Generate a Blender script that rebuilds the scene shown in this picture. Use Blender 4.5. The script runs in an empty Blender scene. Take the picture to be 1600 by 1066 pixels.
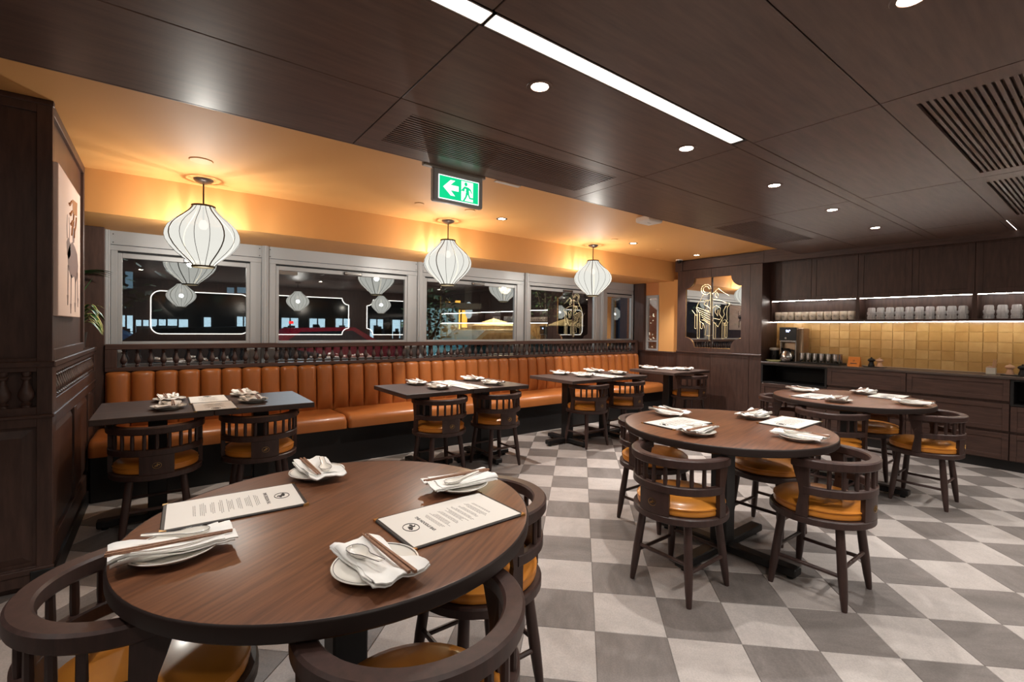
import bpy, bmesh, math, random
from mathutils import Vector, Matrix
random.seed(7)
PI = math.pi
scene = bpy.context.scene
COL = scene.collection

# ------------------------------------------------------------------ camera
def look(yaw, pitch, roll):
    cy, sy = math.cos(yaw), math.sin(yaw)
    f = Vector((sy, cy, 0)); r = Vector((cy, -sy, 0)); u = Vector((0, 0, 1))
    f2 = f * math.cos(pitch) + u * math.sin(pitch)
    u2 = -f * math.sin(pitch) + u * math.cos(pitch)
    r3 = r * math.cos(roll) + u2 * math.sin(roll)
    u3 = -r * math.sin(roll) + u2 * math.cos(roll)
    return r3, u3, f2
CAM_Z = 1.2897
cam_data = bpy.data.cameras.new('camera')
cam = bpy.data.objects.new('camera', cam_data); COL.objects.link(cam)
cam_data.sensor_fit = 'HORIZONTAL'; cam_data.sensor_width = 36.0
cam_data.lens = 733.06 / 1600 * 36
cam_data.shift_x = (800 - 818.1) / 1600
cam_data.shift_y = (521.76 - 533) / 1600
cam_data.clip_start = 0.02; cam_data.clip_end = 200
_r, _u, _f = look(math.radians(37.641), math.radians(-0.639), math.radians(0.693))
cam.matrix_world = Matrix(((_r.x, _u.x, -_f.x, 0), (_r.y, _u.y, -_f.y, 0), (_r.z, _u.z, -_f.z, CAM_Z), (0, 0, 0, 1)))
scene.camera = cam

# ------------------------------------------------------------------ world, exposure
world = bpy.data.worlds.new('night_sky'); scene.world = world
world.use_nodes = True
world.node_tree.nodes['Background'].inputs[0].default_value = (0.012, 0.016, 0.026, 1)
world.node_tree.nodes['Background'].inputs[1].default_value = 1.0
scene.view_settings.view_transform = 'Standard'
scene.view_settings.look = 'None'
scene.view_settings.gamma = 1.0
scene.view_settings.use_curve_mapping = False
scene.view_settings.exposure = 0.85
LINEAR_W = 1.0        # strength multipliers for the room's lamps, added downlights included
DOWN_W = 1.0
LANTERN_W = 1.0

# ------------------------------------------------------------------ materials
def lin(c):
    return tuple(((v / 255) / 12.92 if v / 255 <= 0.04045 else ((v / 255 + 0.055) / 1.055) ** 2.4) for v in c) + (1.0,)
MATS = {}
def mat(name, rgb, rough=0.5, metal=0.0, emit=None, estr=0.0, bump=None, var=None, coat=0.0, spec=0.5, trans=0.0, ior=1.45, speck=0.0):
    if name in MATS: return MATS[name]
    m = bpy.data.materials.new(name); m.use_nodes = True
    nt = m.node_tree; b = nt.nodes['Principled BSDF']
    b.inputs['Base Color'].default_value = lin(rgb)
    b.inputs['Roughness'].default_value = rough
    b.inputs['Metallic'].default_value = metal
    b.inputs['Specular IOR Level'].default_value = spec
    b.inputs['IOR'].default_value = ior
    if coat: b.inputs['Coat Weight'].default_value = coat; b.inputs['Coat Roughness'].default_value = 0.15
    if trans: b.inputs['Transmission Weight'].default_value = trans
    if emit:
        b.inputs['Emission Color'].default_value = lin(emit); b.inputs['Emission Strength'].default_value = estr
    tc = None
    if var or bump:
        tc = nt.nodes.new('ShaderNodeTexCoord')
    if var:      # (second colour, scale, stretch vector)
        mp = nt.nodes.new('ShaderNodeMapping'); mp.inputs['Scale'].default_value = var[2]
        oi = nt.nodes.new('ShaderNodeObjectInfo')
        ad = nt.nodes.new('ShaderNodeVectorMath'); ad.operation = 'MULTIPLY_ADD'
        cb = nt.nodes.new('ShaderNodeCombineXYZ')
        for i in range(3): nt.links.new(oi.outputs['Random'], cb.inputs[i])
        ad.inputs[1].default_value = (17, 23, 31)
        nt.links.new(cb.outputs[0], ad.inputs[0]); nt.links.new(tc.outputs['Object'], ad.inputs[2])
        nt.links.new(ad.outputs[0], mp.inputs['Vector'])
        n = nt.nodes.new('ShaderNodeTexNoise'); n.inputs['Scale'].default_value = var[1]
        n.inputs['Detail'].default_value = 6; n.inputs['Roughness'].default_value = 0.6
        nt.links.new(mp.outputs[0], n.inputs['Vector'])
        rp = nt.nodes.new('ShaderNodeMapRange'); rp.inputs['From Min'].default_value = 0.32; rp.inputs['From Max'].default_value = 0.68
        nt.links.new(n.outputs['Fac'], rp.inputs['Value'])
        mx = nt.nodes.new('ShaderNodeMix'); mx.data_type = 'RGBA'
        mx.inputs['A'].default_value = lin(rgb); mx.inputs['B'].default_value = lin(var[0])
        nt.links.new(rp.outputs[0], mx.inputs['Factor'])
        col = mx.outputs['Result']
        if speck:
            n3 = nt.nodes.new('ShaderNodeTexNoise'); n3.inputs['Scale'].default_value = 150; n3.inputs['Detail'].default_value = 3
            nt.links.new(ad.outputs[0], n3.inputs['Vector'])
            n4 = nt.nodes.new('ShaderNodeTexNoise'); n4.inputs['Scale'].default_value = 7; n4.inputs['Detail'].default_value = 9; n4.inputs['Distortion'].default_value = 1.6
            nt.links.new(mp.outputs[0], n4.inputs['Vector'])
            r3 = nt.nodes.new('ShaderNodeMapRange'); r3.inputs['From Min'].default_value = .3; r3.inputs['From Max'].default_value = .7; r3.inputs['To Min'].default_value = 1 - speck; r3.inputs['To Max'].default_value = 1 + speck
            r4 = nt.nodes.new('ShaderNodeMapRange'); r4.inputs['From Min'].default_value = .3; r4.inputs['From Max'].default_value = .7; r4.inputs['To Min'].default_value = 1 - speck * .8; r4.inputs['To Max'].default_value = 1 + speck * .8
            nt.links.new(n3.outputs['Fac'], r3.inputs['Value']); nt.links.new(n4.outputs['Fac'], r4.inputs['Value'])
            mu = nt.nodes.new('ShaderNodeMath'); mu.operation = 'MULTIPLY'; nt.links.new(r3.outputs[0], mu.inputs[0]); nt.links.new(r4.outputs[0], mu.inputs[1])
            vm = nt.nodes.new('ShaderNodeVectorMath'); vm.operation = 'SCALE'; nt.links.new(col, vm.inputs[0]); nt.links.new(mu.outputs[0], vm.inputs['Scale'])
            col = vm.outputs[0]
        nt.links.new(col, b.inputs['Base Color'])
    if bump:     # (scale, strength)
        n2 = nt.nodes.new('ShaderNodeTexNoise'); n2.inputs['Scale'].default_value = bump[0]; n2.inputs['Detail'].default_value = 4
        nt.links.new(tc.outputs['Object'], n2.inputs['Vector'])
        bp = nt.nodes.new('ShaderNodeBump'); bp.inputs['Strength'].default_value = bump[1]; bp.inputs['Distance'].default_value = 0.002
        nt.links.new(n2.outputs['Fac'], bp.inputs['Height']); nt.links.new(bp.outputs[0], b.inputs['Normal'])
    MATS[name] = m
    return m
def emat(name, rgb, strength):
    if name in MATS: return MATS[name]
    m = bpy.data.materials.new(name); m.use_nodes = True
    nt = m.node_tree; nt.nodes.clear()
    e = nt.nodes.new('ShaderNodeEmission'); e.inputs[0].default_value = lin(rgb); e.inputs[1].default_value = strength
    o = nt.nodes.new('ShaderNodeOutputMaterial'); nt.links.new(e.outputs[0], o.inputs[0])
    MATS[name] = m; return m
def pane_mat(name, tint, refl):
    m = bpy.data.materials.new(name); m.use_nodes = True
    nt = m.node_tree; nt.nodes.clear()
    t = nt.nodes.new('ShaderNodeBsdfTransparent'); t.inputs[0].default_value = tint
    g = nt.nodes.new('ShaderNodeBsdfGlossy'); g.inputs['Roughness'].default_value = 0.0; g.inputs['Color'].default_value = (1, 1, 1, 1)
    mx = nt.nodes.new('ShaderNodeMixShader'); mx.inputs[0].default_value = refl
    o = nt.nodes.new('ShaderNodeOutputMaterial')
    nt.links.new(t.outputs[0], mx.inputs[1]); nt.links.new(g.outputs[0], mx.inputs[2]); nt.links.new(mx.outputs[0], o.inputs[0])
    MATS[name] = m; return m
def shade_mat(name, rgb, strength, thin):
    """translucent lamp shade: glows and lets part of the bulb's light through"""
    m = bpy.data.materials.new(name); m.use_nodes = True
    nt = m.node_tree; nt.nodes.clear()
    t = nt.nodes.new('ShaderNodeBsdfTransparent'); t.inputs[0].default_value = (1, 0.99, 0.96, 1)
    e = nt.nodes.new('ShaderNodeEmission'); e.inputs[0].default_value = lin(rgb); e.inputs[1].default_value = strength
    mx = nt.nodes.new('ShaderNodeMixShader'); mx.inputs[0].default_value = thin
    o = nt.nodes.new('ShaderNodeOutputMaterial')
    nt.links.new(e.outputs[0], mx.inputs[1]); nt.links.new(t.outputs[0], mx.inputs[2]); nt.links.new(mx.outputs[0], o.inputs[0])
    MATS[name] = m; return m

WOOD = mat('dark_wood', (84, 61, 53), 0.42, var=((64, 46, 40), 6.0, (6, 6, 0.8)), coat=0.0)
WOODH = mat('dark_wood_horizontal', (84, 61, 53), 0.42, var=((64, 46, 40), 6.0, (0.8, 8, 8)))
WOODY = mat('dark_wood_along', (84, 61, 53), 0.42, var=((64, 46, 40), 6.0, (8, 0.8, 8)))
CEILW = mat('ceiling_wood', (106, 82, 72), 0.36, var=((86, 66, 58), 5.0, (0.7, 7, 7)), bump=(180, 0.05))
CHAIRW = mat('chair_wood', (72, 51, 46), 0.40, var=((57, 41, 37), 8.0, (6, 6, 1)))
BLACKM = mat('black_metal', (24, 22, 22), 0.45)
TABLEW = mat('table_walnut', (120, 77, 52), 0.36, var=((84, 53, 37), 5.0, (0.9, 16, 9)), bump=(140, 0.04))
TABLED = mat('table_dark', (78, 60, 54), 0.50, var=((60, 46, 41), 5.0, (0.8, 9, 9)))
EDGEW = mat('table_edge', (44, 33, 30), 0.42)
ORANGE = mat('ochre_paint', (221, 163, 97), 0.62, bump=(60, 0.02))
LEATHER = mat('tan_leather', (168, 100, 49), 0.38, var=((152, 89, 42), 2.2, (1, 1, 1)), bump=(260, 0.06), coat=0.1)
AMBER = mat('amber_leather', (222, 144, 54), 0.36, var=((202, 124, 44), 3.0, (1, 1, 1)), bump=(220, 0.05), coat=0.22)
TILE_L = mat('pale_stone', (182, 174, 169), 0.46, var=((164, 155, 150), 2.4, (1.4, 0.8, 1)), bump=(120, 0.05), speck=.10)
TILE_D = mat('grey_stone', (128, 120, 116), 0.48, var=((106, 99, 95), 2.4, (0.7, 2.2, 1)), bump=(120, 0.05), speck=.13)
GROUT = mat('grout', (132, 125, 120), 0.8)
FRAMEG = mat('grey_aluminium', (176, 178, 180), 0.42, 0.15)
FRAMED = mat('frame_shadow_gap', (22, 22, 24), 0.6)
GLASS = pane_mat('window_glass', (0.74, 0.78, 0.78, 1), 0.38)
WHITE = mat('white_ceramic', (232, 227, 218), 0.18, coat=0.3)
LINE = mat('dark_glaze_line', (70, 66, 66), 0.3)
CLOTH = mat('white_linen', (240, 238, 234), 0.85, bump=(420, 0.12))
STICK = mat('chopstick_wood', (150, 108, 82), 0.5, var=((124, 86, 64), 20, (1, 8, 8)))
PAPER = mat('menu_paper', (222, 217, 210), 0.5)
COVER = mat('black_leather', (42, 38, 37), 0.5, bump=(300, 0.1))
INK = mat('ink', (62, 58, 56), 0.6)
INKF = mat('faint_ink', (132, 126, 120), 0.6)
BRASS = mat('brass', (206, 168, 104), 0.28, 1.0)
STEEL = mat('steel', (190, 188, 184), 0.22, 1.0)
CHROME = mat('chrome', (225, 225, 225), 0.08, 1.0)
MIRROR = mat('mirror', (226, 226, 224), 0.0, 1.0)
BLACKP = mat('black_plastic', (20, 20, 21), 0.3)
ZEL = [mat('zellige_%s' % 'abcd'[i], c, 0.16, bump=(18, 0.25), var=(d, 9, (1, 1, 1)), coat=0.2) for i, (c, d) in enumerate(
    [((204, 164, 104), (190, 150, 90)), ((196, 154, 94), (184, 142, 84)), ((210, 170, 112), (196, 156, 98)), ((200, 158, 98), (212, 174, 116))])]
LEDW = emat('led_white', (255, 246, 236), 34.0)
LINW = emat('linear_diffuser', (255, 246, 238), 3.4 * LINEAR_W)
DOWNE = emat('downlight_lens', (255, 236, 214), 30.0)
GLASSWARE = mat('clear_glass', (250, 250, 250), 0.02, trans=0.9, ior=1.45)
WHITEP = mat('white_plastic', (222, 214, 204), 0.5)

# ------------------------------------------------------------------ mesh building
class MB:
    def __init__(s): s.v = []; s.f = []; s.m = []; s.cur = 0
    def add(s, vs, fs):
        o = len(s.v); s.v += [tuple(p) for p in vs]
        s.f += [tuple(i + o for i in f) for f in fs]; s.m += [s.cur] * len(fs)
        return s
    def box(s, x0, x1, y0, y1, z0, z1, b=0.0):
        if x0 > x1: x0, x1 = x1, x0
        if y0 > y1: y0, y1 = y1, y0
        if z0 > z1: z0, z1 = z1, z0
        b = min(b, (x1 - x0) * .45, (y1 - y0) * .45, (z1 - z0) * .45)
        if b <= 0:
            return s.add([(x0, y0, z0), (x1, y0, z0), (x1, y1, z0), (x0, y1, z0), (x0, y0, z1), (x1, y0, z1), (x1, y1, z1), (x0, y1, z1)],
                         [(0, 3, 2, 1), (4, 5, 6, 7), (0, 1, 5, 4), (1, 2, 6, 5), (2, 3, 7, 6), (3, 0, 4, 7)])
        X = (x0, x1); Y = (y0, y1); Z = (z0, z1); vs = []; idx = {}
        for i in (0, 1):
            for j in (0, 1):
                for k in (0, 1):
                    sx = b if i == 0 else -b; sy = b if j == 0 else -b; sz = b if k == 0 else -b
                    for a, p in enumerate(((X[i], Y[j] + sy, Z[k] + sz), (X[i] + sx, Y[j], Z[k] + sz), (X[i] + sx, Y[j] + sy, Z[k]))):
                        idx[i, j, k, a] = len(vs); vs.append(p)
        I = idx; fs = []
        for i in (0, 1):
            q = [I[i, 0, 0, 0], I[i, 1, 0, 0], I[i, 1, 1, 0], I[i, 0, 1, 0]]; fs.append(q if i else q[::-1])
            q = [I[0, i, 0, 1], I[1, i, 0, 1], I[1, i, 1, 1], I[0, i, 1, 1]]; fs.append(q[::-1] if i else q)
            q = [I[0, 0, i, 2], I[1, 0, i, 2], I[1, 1, i, 2], I[0, 1, i, 2]]; fs.append(q if i else q[::-1])
        for i in (0, 1):
            for j in (0, 1):
                q = [I[i, j, 0, 0], I[i, j, 0, 1], I[i, j, 1, 1], I[i, j, 1, 0]]; fs.append(q if i == j else q[::-1])
                q = [I[i, 0, j, 0], I[i, 0, j, 2], I[i, 1, j, 2], I[i, 1, j, 0]]; fs.append(q[::-1] if i == j else q)
                q = [I[0, i, j, 1], I[0, i, j, 2], I[1, i, j, 2], I[1, i, j, 1]]; fs.append(q if i == j else q[::-1])
        for i in (0, 1):
            for j in (0, 1):
                for k in (0, 1):
                    q = [I[i, j, k, 0], I[i, j, k, 1], I[i, j, k, 2]]; fs.append(q if (i + j + k) % 2 else q[::-1])
        return s.add(vs, fs)
    def lathe(s, prof, n=24, cx=0, cy=0, closed=False, a0=0.0):
        """prof: list of (r, z); r 0 at the ends closes the shape"""
        vs = []; rings = []
        for r, z in prof:
            if r <= 1e-6: rings.append([len(vs)]); vs.append((cx, cy, z))
            else:
                rings.append(list(range(len(vs), len(vs) + n)))
                vs += [(cx + r * math.cos(a0 + 2 * PI * k / n), cy + r * math.sin(a0 + 2 * PI * k / n), z) for k in range(n)]
        fs = []
        seq = list(zip(rings, rings[1:])) + ([(rings[-1], rings[0])] if closed else [])
        for A, B in seq:
            if len(A) == 1 and len(B) == 1: continue
            for k in range(n):
                k2 = (k + 1) % n
                if len(A) == 1: fs.append((A[0], B[k2], B[k]))
                elif len(B) == 1: fs.append((A[k], A[k2], B[0]))
                else: fs.append((A[k], A[k2], B[k2], B[k]))
        return s.add(vs, fs)
    def tube(s, pts, r, n=8, caps=True, flat=None):
        """round tube along pts; r number or list"""
        pts = [Vector(p) for p in pts]; N = len(pts)
        rs = r if isinstance(r, (list, tuple)) else [r] * N
        t0 = (pts[1] - pts[0]).normalized()
        ref = Vector((0, 0, 1)) if abs(t0.z) < 0.9 else Vector((1, 0, 0))
        u = (ref - t0 * ref.dot(t0)).normalized(); vs = []
        for i, p in enumerate(pts):
            t = (pts[min(i + 1, N - 1)] - pts[max(i - 1, 0)]).normalized()
            u = (u - t * u.dot(t)).normalized(); w = t.cross(u)
            for k in range(n):
                a = 2 * PI * (k + 0.5) / n
                vs.append(p + (u * math.cos(a) * (flat or 1) + w * math.sin(a)) * rs[i])
        fs = []
        for i in range(N - 1):
            for k in range(n):
                k2 = (k + 1) % n; fs.append((i * n + k, i * n + k2, (i + 1) * n + k2, (i + 1) * n + k))
        if caps: fs.append(tuple(range(n))[::-1]); fs.append(tuple(range((N - 1) * n, N * n)))
        return s.add(vs, fs)
    def arc(s, r0, r1, z0, z1, a0, a1, n=24, b=0.004, cx=0, cy=0):
        """curved bar between radii r0<r1, heights z0<z1, angles in degrees, chamfered section"""
        sec = [(r0 + b, z0), (r1 - b, z0), (r1, z0 + b), (r1, z1 - b), (r1 - b, z1), (r0 + b, z1), (r0, z1 - b), (r0, z0 + b)]
        k = len(sec); vs = []
        for i in range(n + 1):
            a = math.radians(a0 + (a1 - a0) * i / n)
            vs += [(cx + r * math.cos(a), cy + r * math.sin(a), z) for r, z in sec]
        fs = []
        for i in range(n):
            for j in range(k):
                j2 = (j + 1) % k; fs.append((i * k + j, i * k + j2, (i + 1) * k + j2, (i + 1) * k + j)[::-1])
        fs.append(tuple(range(k))); fs.append(tuple(range(n * k, n * k + k))[::-1])
        return s.add(vs, fs)
    def prism(s, poly, d0, d1, axis='z'):
        """extrude polygon; axis z: poly=(x,y); axis x: poly=(y,z); axis y: poly=(x,z)"""
        def P(p, d): return (p[0], p[1], d) if axis == 'z' else (d, p[0], p[1]) if axis == 'x' else (p[0], d, p[1])
        n = len(poly)
        vs = [P(p, d0) for p in poly] + [P(p, d1) for p in poly]
        fs = [tuple(range(n))[::-1], tuple(range(n, 2 * n))] + [(i, (i + 1) % n, n + (i + 1) % n, n + i) for i in range(n)]
        return s.add(vs, fs)
    def mesh(s, name, mats, smooth=None):
        me = bpy.data.meshes.new(name)
        me.from_pydata(s.v, [], s.f)
        bm = bmesh.new(); bm.from_mesh(me); bmesh.ops.recalc_face_normals(bm, faces=bm.faces); bm.to_mesh(me); bm.free()
        mats = mats if isinstance(mats, (list, tuple)) else [mats]
        for m in mats: me.materials.append(m)
        if len(mats) > 1: me.polygons.foreach_set('material_index', s.m)
        if smooth:
            me.polygons.foreach_set('use_smooth', [True] * len(me.polygons))
            me.set_sharp_from_angle(angle=math.radians(smooth))
        me.update(); return me
def obj(name, data, parent=None, loc=None, rot=None):
    o = bpy.data.objects.new(name, data); COL.objects.link(o)
    if parent: o.parent = parent
    if loc is not None: o.location = loc
    if rot is not None: o.rotation_euler = rot
    return o
def part(name, mb, mats, parent, smooth=None, loc=None, rot=None):
    return obj(name, mb.mesh(name, mats, smooth), parent, loc, rot)
def tag(o, label, cat, group=None):
    o['label'] = label; o['category'] = cat
    if group: o['group'] = group
    return o
def struct(o): o['kind'] = 'structure'; return o
def thing(name, label, cat, loc=(0, 0, 0), rz=0.0, group=None):
    o = obj(name, None, None, loc, (0, 0, rz)); o.empty_display_size = 0.05
    return tag(o, label, cat, group)
def copy_tree(o, parent=None):
    c = o.copy(); COL.objects.link(c)
    if parent: c.parent = parent
    for ch in list(o.children): copy_tree(ch, c)
    return c
def pbox(mb, axis, p0, p1, u0, u1, z0, z1, b=0.0):
    """box by plane: axis 'x' -> p is x and u is y; axis 'y' -> p is y and u is x"""
    if axis == 'x': mb.box(p0, p1, u0, u1, z0, z1, b)
    else: mb.box(u0, u1, p0, p1, z0, z1, b)
def shaker(mb, axis, p, out, u0, u1, z0, z1, t=0.02, rail=0.055, inset=0.008, bead=True):
    """frame-and-panel front; its face is at p, outward direction out = +1/-1"""
    q = p - out * t
    pbox(mb, axis, q, p, u0, u0 + rail, z0, z1, 0.0015); pbox(mb, axis, q, p, u1 - rail, u1, z0, z1, 0.0015)
    pbox(mb, axis, q, p, u0 + rail, u1 - rail, z0, z0 + rail, 0.0015); pbox(mb, axis, q, p, u0 + rail, u1 - rail, z1 - rail, z1, 0.0015)
    pbox(mb, axis, q, p - out * inset, u0 + rail, u1 - rail, z0 + rail, z1 - rail)
    return mb
def raised(mb, axis, p, out, u0, u1, z0, z1, slope=0.03, h=0.012):
    """raised-and-fielded centre panel standing h proud of p"""
    def P(d, u, z): return (d, u, z) if axis == 'x' else (u, d, z)
    a = [P(p, u0, z0), P(p, u1, z0), P(p, u1, z1), P(p, u0, z1)]
    q = p + out * h; s = slope
    b = [P(q, u0 + s, z0 + s), P(q, u1 - s, z0 + s), P(q, u1 - s, z1 - s), P(q, u0 + s, z1 - s)]
    return mb.add(a + b, [(4, 5, 6, 7)] + [(i, (i + 1) % 4, 4 + (i + 1) % 4, 4 + i) for i in range(4)])
def baluster_mesh(name, h, r, m, n=10):
    """turned baluster standing at z 0..h, largest radius r"""
    k = [(0, .0), (.55, .0), (.55, .06), (.75, .09), (.5, .13), (.42, .16), (.8, .24), (1.0, .34), (.92, .44), (.6, .58), (.4, .70), (.36, .76), (.62, .80), (.66, .84), (.4, .88), (.55, .93), (.55, 1.0), (0, 1.0)]
    return MB().lathe([(a * r, b * h) for a, b in k], n).mesh(name, m, 40)
ORD = ['leftmost', 'second', 'third', 'fourth', 'fifth', 'sixth', 'seventh', 'eighth', 'ninth', 'tenth', 'eleventh', 'twelfth']

# ================================================================== SETTING
# ------------------------------------------------------------------ floor of diagonal stone tiles
TS = 0.30; TYAW = math.radians(-44.585); OX, OY = -0.74276, 7.71934
UU = Vector((math.cos(TYAW), math.sin(TYAW))); VV = Vector((-math.sin(TYAW), math.cos(TYAW)))
RX0, RX1, RY0, RY1 = -2.6, 6.36, -2.6, 5.15
floor = struct(obj('floor', MB().box(RX0 - .2, RX1 + .6, RY0 - .2, RY1 + .2, -0.06, -0.004).mesh('floor', GROUT)))
hw = TS / 2 - 0.0008
tile_meshes = []
for nm, m in (('tile', TILE_D), ('tile', TILE_L)):
    c = 0.0016
    tile_meshes.append(MB().add(
        [(-hw, -hw, -.012), (hw, -hw, -.012), (hw, hw, -.012), (-hw, hw, -.012), (-hw, -hw, -c), (hw, -hw, -c), (hw, hw, -c), (-hw, hw, -c),
         (-hw + c, -hw + c, 0), (hw - c, -hw + c, 0), (hw - c, hw - c, 0), (-hw + c, hw - c, 0)],
        [(0, 1, 5, 4), (1, 2, 6, 5), (2, 3, 7, 6), (3, 0, 4, 7), (4, 5, 9, 8), (5, 6, 10, 9), (6, 7, 11, 10), (7, 4, 8, 11), (8, 9, 10, 11)]).mesh('tile', m))
cells = []
for l in range(-60, 60):
    for r in range(-60, 60):
        g = (UU * (l + 0.5 + OX) + VV * (-(r + 0.5) + OY)) * TS
        if not (RX0 - .1 < g.x < RX1 + .1 and RY0 - .1 < g.y < RY1 + .1): continue
        if g.x < -0.60 and g.y > 3.4: continue
        d = Vector((g.x, g.y, -CAM_Z))
        z = d.dot(_f)
        vis = z > 0.3 and abs(d.dot(_r) / z - 0.0) < 1.25 and abs(d.dot(_u) / z) < 1.0 and g.y < 4.6 and g.x > -0.55
        cells.append((0 if vis else 1, z if vis else d.length, g.x, g.y, (l + r) % 2))
cells.sort()
rest = MB()
for i, (inv, z, gx, gy, par) in enumerate(cells):
    if i < 300 and not inv:
        o = obj('tile', tile_meshes[par], floor, (gx, gy, 0), (0, 0, TYAW + random.choice((0, PI / 2, PI, -PI / 2))))
    else:
        rest.cur = par
        q = [Vector((gx, gy)) + UU * a * hw + VV * b * hw for a, b in ((-1, -1), (1, -1), (1, 1), (-1, 1))]
        rest.add([(p.x, p.y, -.012) for p in q] + [(p.x, p.y, 0) for p in q], [(4, 5, 6, 7), (0, 1, 5, 4), (1, 2, 6, 5), (2, 3, 7, 6), (3, 0, 4, 7)])
o = part('tile_field', rest, [TILE_D, TILE_L], floor); o['kind'] = 'stuff'

# ------------------------------------------------------------------ ceilings
ZO, ZD, YE = 2.36, 2.26, 2.54           # ochre ceiling, dropped dark ceiling, edge of the dark ceiling
struct(obj('ceiling', MB().box(RX0, RX1 + .1, YE - 0.02, RY1 + .3, ZO, ZO + .06).mesh('ceiling', ORANGE)))
dark = struct(obj('ceiling', MB().box(RX0, 6.8, RY0, YE - 0.02, ZD + .05, ZD + .09).mesh('ceiling', CEILW)))
seams_x = [RX0, -0.80, 0.80, 2.41, 4.02, 5.63, 6.80]
rows_y = [(1.91, YE), (1.29, 1.91), (0.67, 1.21), (-0.55, 0.67), (-1.6, -0.55), (RY0, -1.6)]
VENT = [(0.90, 2.29, 2.02, 2.40), (4.12, 5.36, 2.03, 2.42)]
GRI = [(2.53, 3.90, 0.575, 0.0), (4.17, 5.49, 0.585, 0.0)]
def hole_panel(mb, x0, x1, y0, y1, hx0, hx1, hy0, hy1, z0, z1):
    mb.box(x0, hx0, y0, y1, z0, z1); mb.box(hx1, x1, y0, y1, z0, z1)
    mb.box(hx0, hx1, y0, hy0, z0, z1); mb.box(hx0, hx1, hy1, y1, z0, z1)
g = 0.0022
for (y0, y1) in rows_y:
    for x0, x1 in zip(seams_x, seams_x[1:]):
        mb = MB(); hole = None
        for v in VENT:
            if y0 > 1.8 and x0 <= v[0] and v[1] <= x1: hole = (v[0], v[1], v[2], v[3])
        if y0 < 0 and y1 > 0.5:
            for v in GRI:
                if x0 <= v[0] and v[1] <= x1: hole = (v[0], v[1], 0.02, v[2])
        a, b_, c, d = x0 + g, x1 - g, y0 + g, y1 - g
        if hole: hole_panel(mb, a, b_, c, d, *hole, ZD, ZD + .02)
        else: mb.box(a, b_, c, d, ZD, ZD + .02, .002)
        part('ceiling_panel', mb, CEILW, dark)
part('ceiling_edge', MB().box(RX0, 6.36, YE, YE + .012, ZD, ZO + .01, .002), CEILW, dark)
# strips of dark ceiling between linear lights (y 1.21..1.29)
for x0, x1 in ((2.36, 6.8),):
    part('ceiling_panel', MB().box(x0, x1, 1.21 + g, 1.29 - g, ZD, ZD + .02, .002), CEILW, dark)
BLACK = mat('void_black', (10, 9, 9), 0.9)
def slot_vent(name, label, v, pitch, slat, cat='air vent'):
    t = thing(name, label, cat, ((v[0] + v[1]) / 2, (v[2] + v[3]) / 2, ZD))
    hx = (v[1] - v[0]) / 2; hy = abs(v[3] - v[2]) / 2
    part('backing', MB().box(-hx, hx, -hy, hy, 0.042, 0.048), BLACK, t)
    n = int(2 * hy / pitch)
    me = MB().box(-hx, hx, -slat / 2, slat / 2, 0.0005, 0.02, .001).mesh('slat', CEILW)
    for i in range(n):
        obj('slat', me, t, (0, -hy + (i + .5) * 2 * hy / n, 0))
    return t
slot_vent('ceiling_vent', 'dark slatted ceiling vent directly above the green exit sign', VENT[0], 0.0235, 0.0135)
slot_vent('ceiling_vent', 'dark slatted ceiling vent near the coffee counter end of the ochre ceiling', VENT[1], 0.0235, 0.0135)
for v, lab in zip(GRI, ('wide-slotted ceiling grille at upper right, nearer of the two', 'wide-slotted ceiling grille at right, farther one by the cabinets')):
    t = thing('ceiling_grille', lab, 'grille', ((v[0] + v[1]) / 2, (0.02 + v[2]) / 2, ZD))
    hx = (v[1] - v[0]) / 2; hy = (v[2] - .02) / 2
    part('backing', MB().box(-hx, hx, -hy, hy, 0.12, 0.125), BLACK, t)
    me = MB().box(-hx, hx, -.0068, .0068, 0.0005, 0.02, .001).mesh('slat', CEILW)
    n = int(2 * hy / .0245)
    for i in range(n): obj('slat', me, t, (0, hy - (i + .95) * .0245, 0))
    bar = MB().box(-.011, .011, -hy, hy, 0.022, 0.034).mesh('cross_bar', mat('grille_bar', (120, 96, 70), .5, .4))
    for k in range(1, 4): obj('cross_bar', bar, t, (-hx + 2 * hx * k / 4, 0, 0))

# soffit over the windows
trims = 0
def trim(mb, m):
    global trims; trims += 1
    return struct(obj('trim_%d' % trims, mb.mesh('trim', m)))
ZS, YS, YW = 2.06, 4.40, 5.15
trim(MB().box(-1.6, 6.46, YS, YW + .2, ZS, ZO + .02), ORANGE)

# ------------------------------------------------------------------ outer shell behind the camera
struct(obj('wall_left', MB().box(RX0 - .1, RX0, RY0, YW, 0, ZO).mesh('wall_left', WOOD)))
wf = struct(obj('wall_front', MB().box(RX0, 7.0, RY0 - .1, RY0, 0, ZO).mesh('wall_front', WOOD)))

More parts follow.
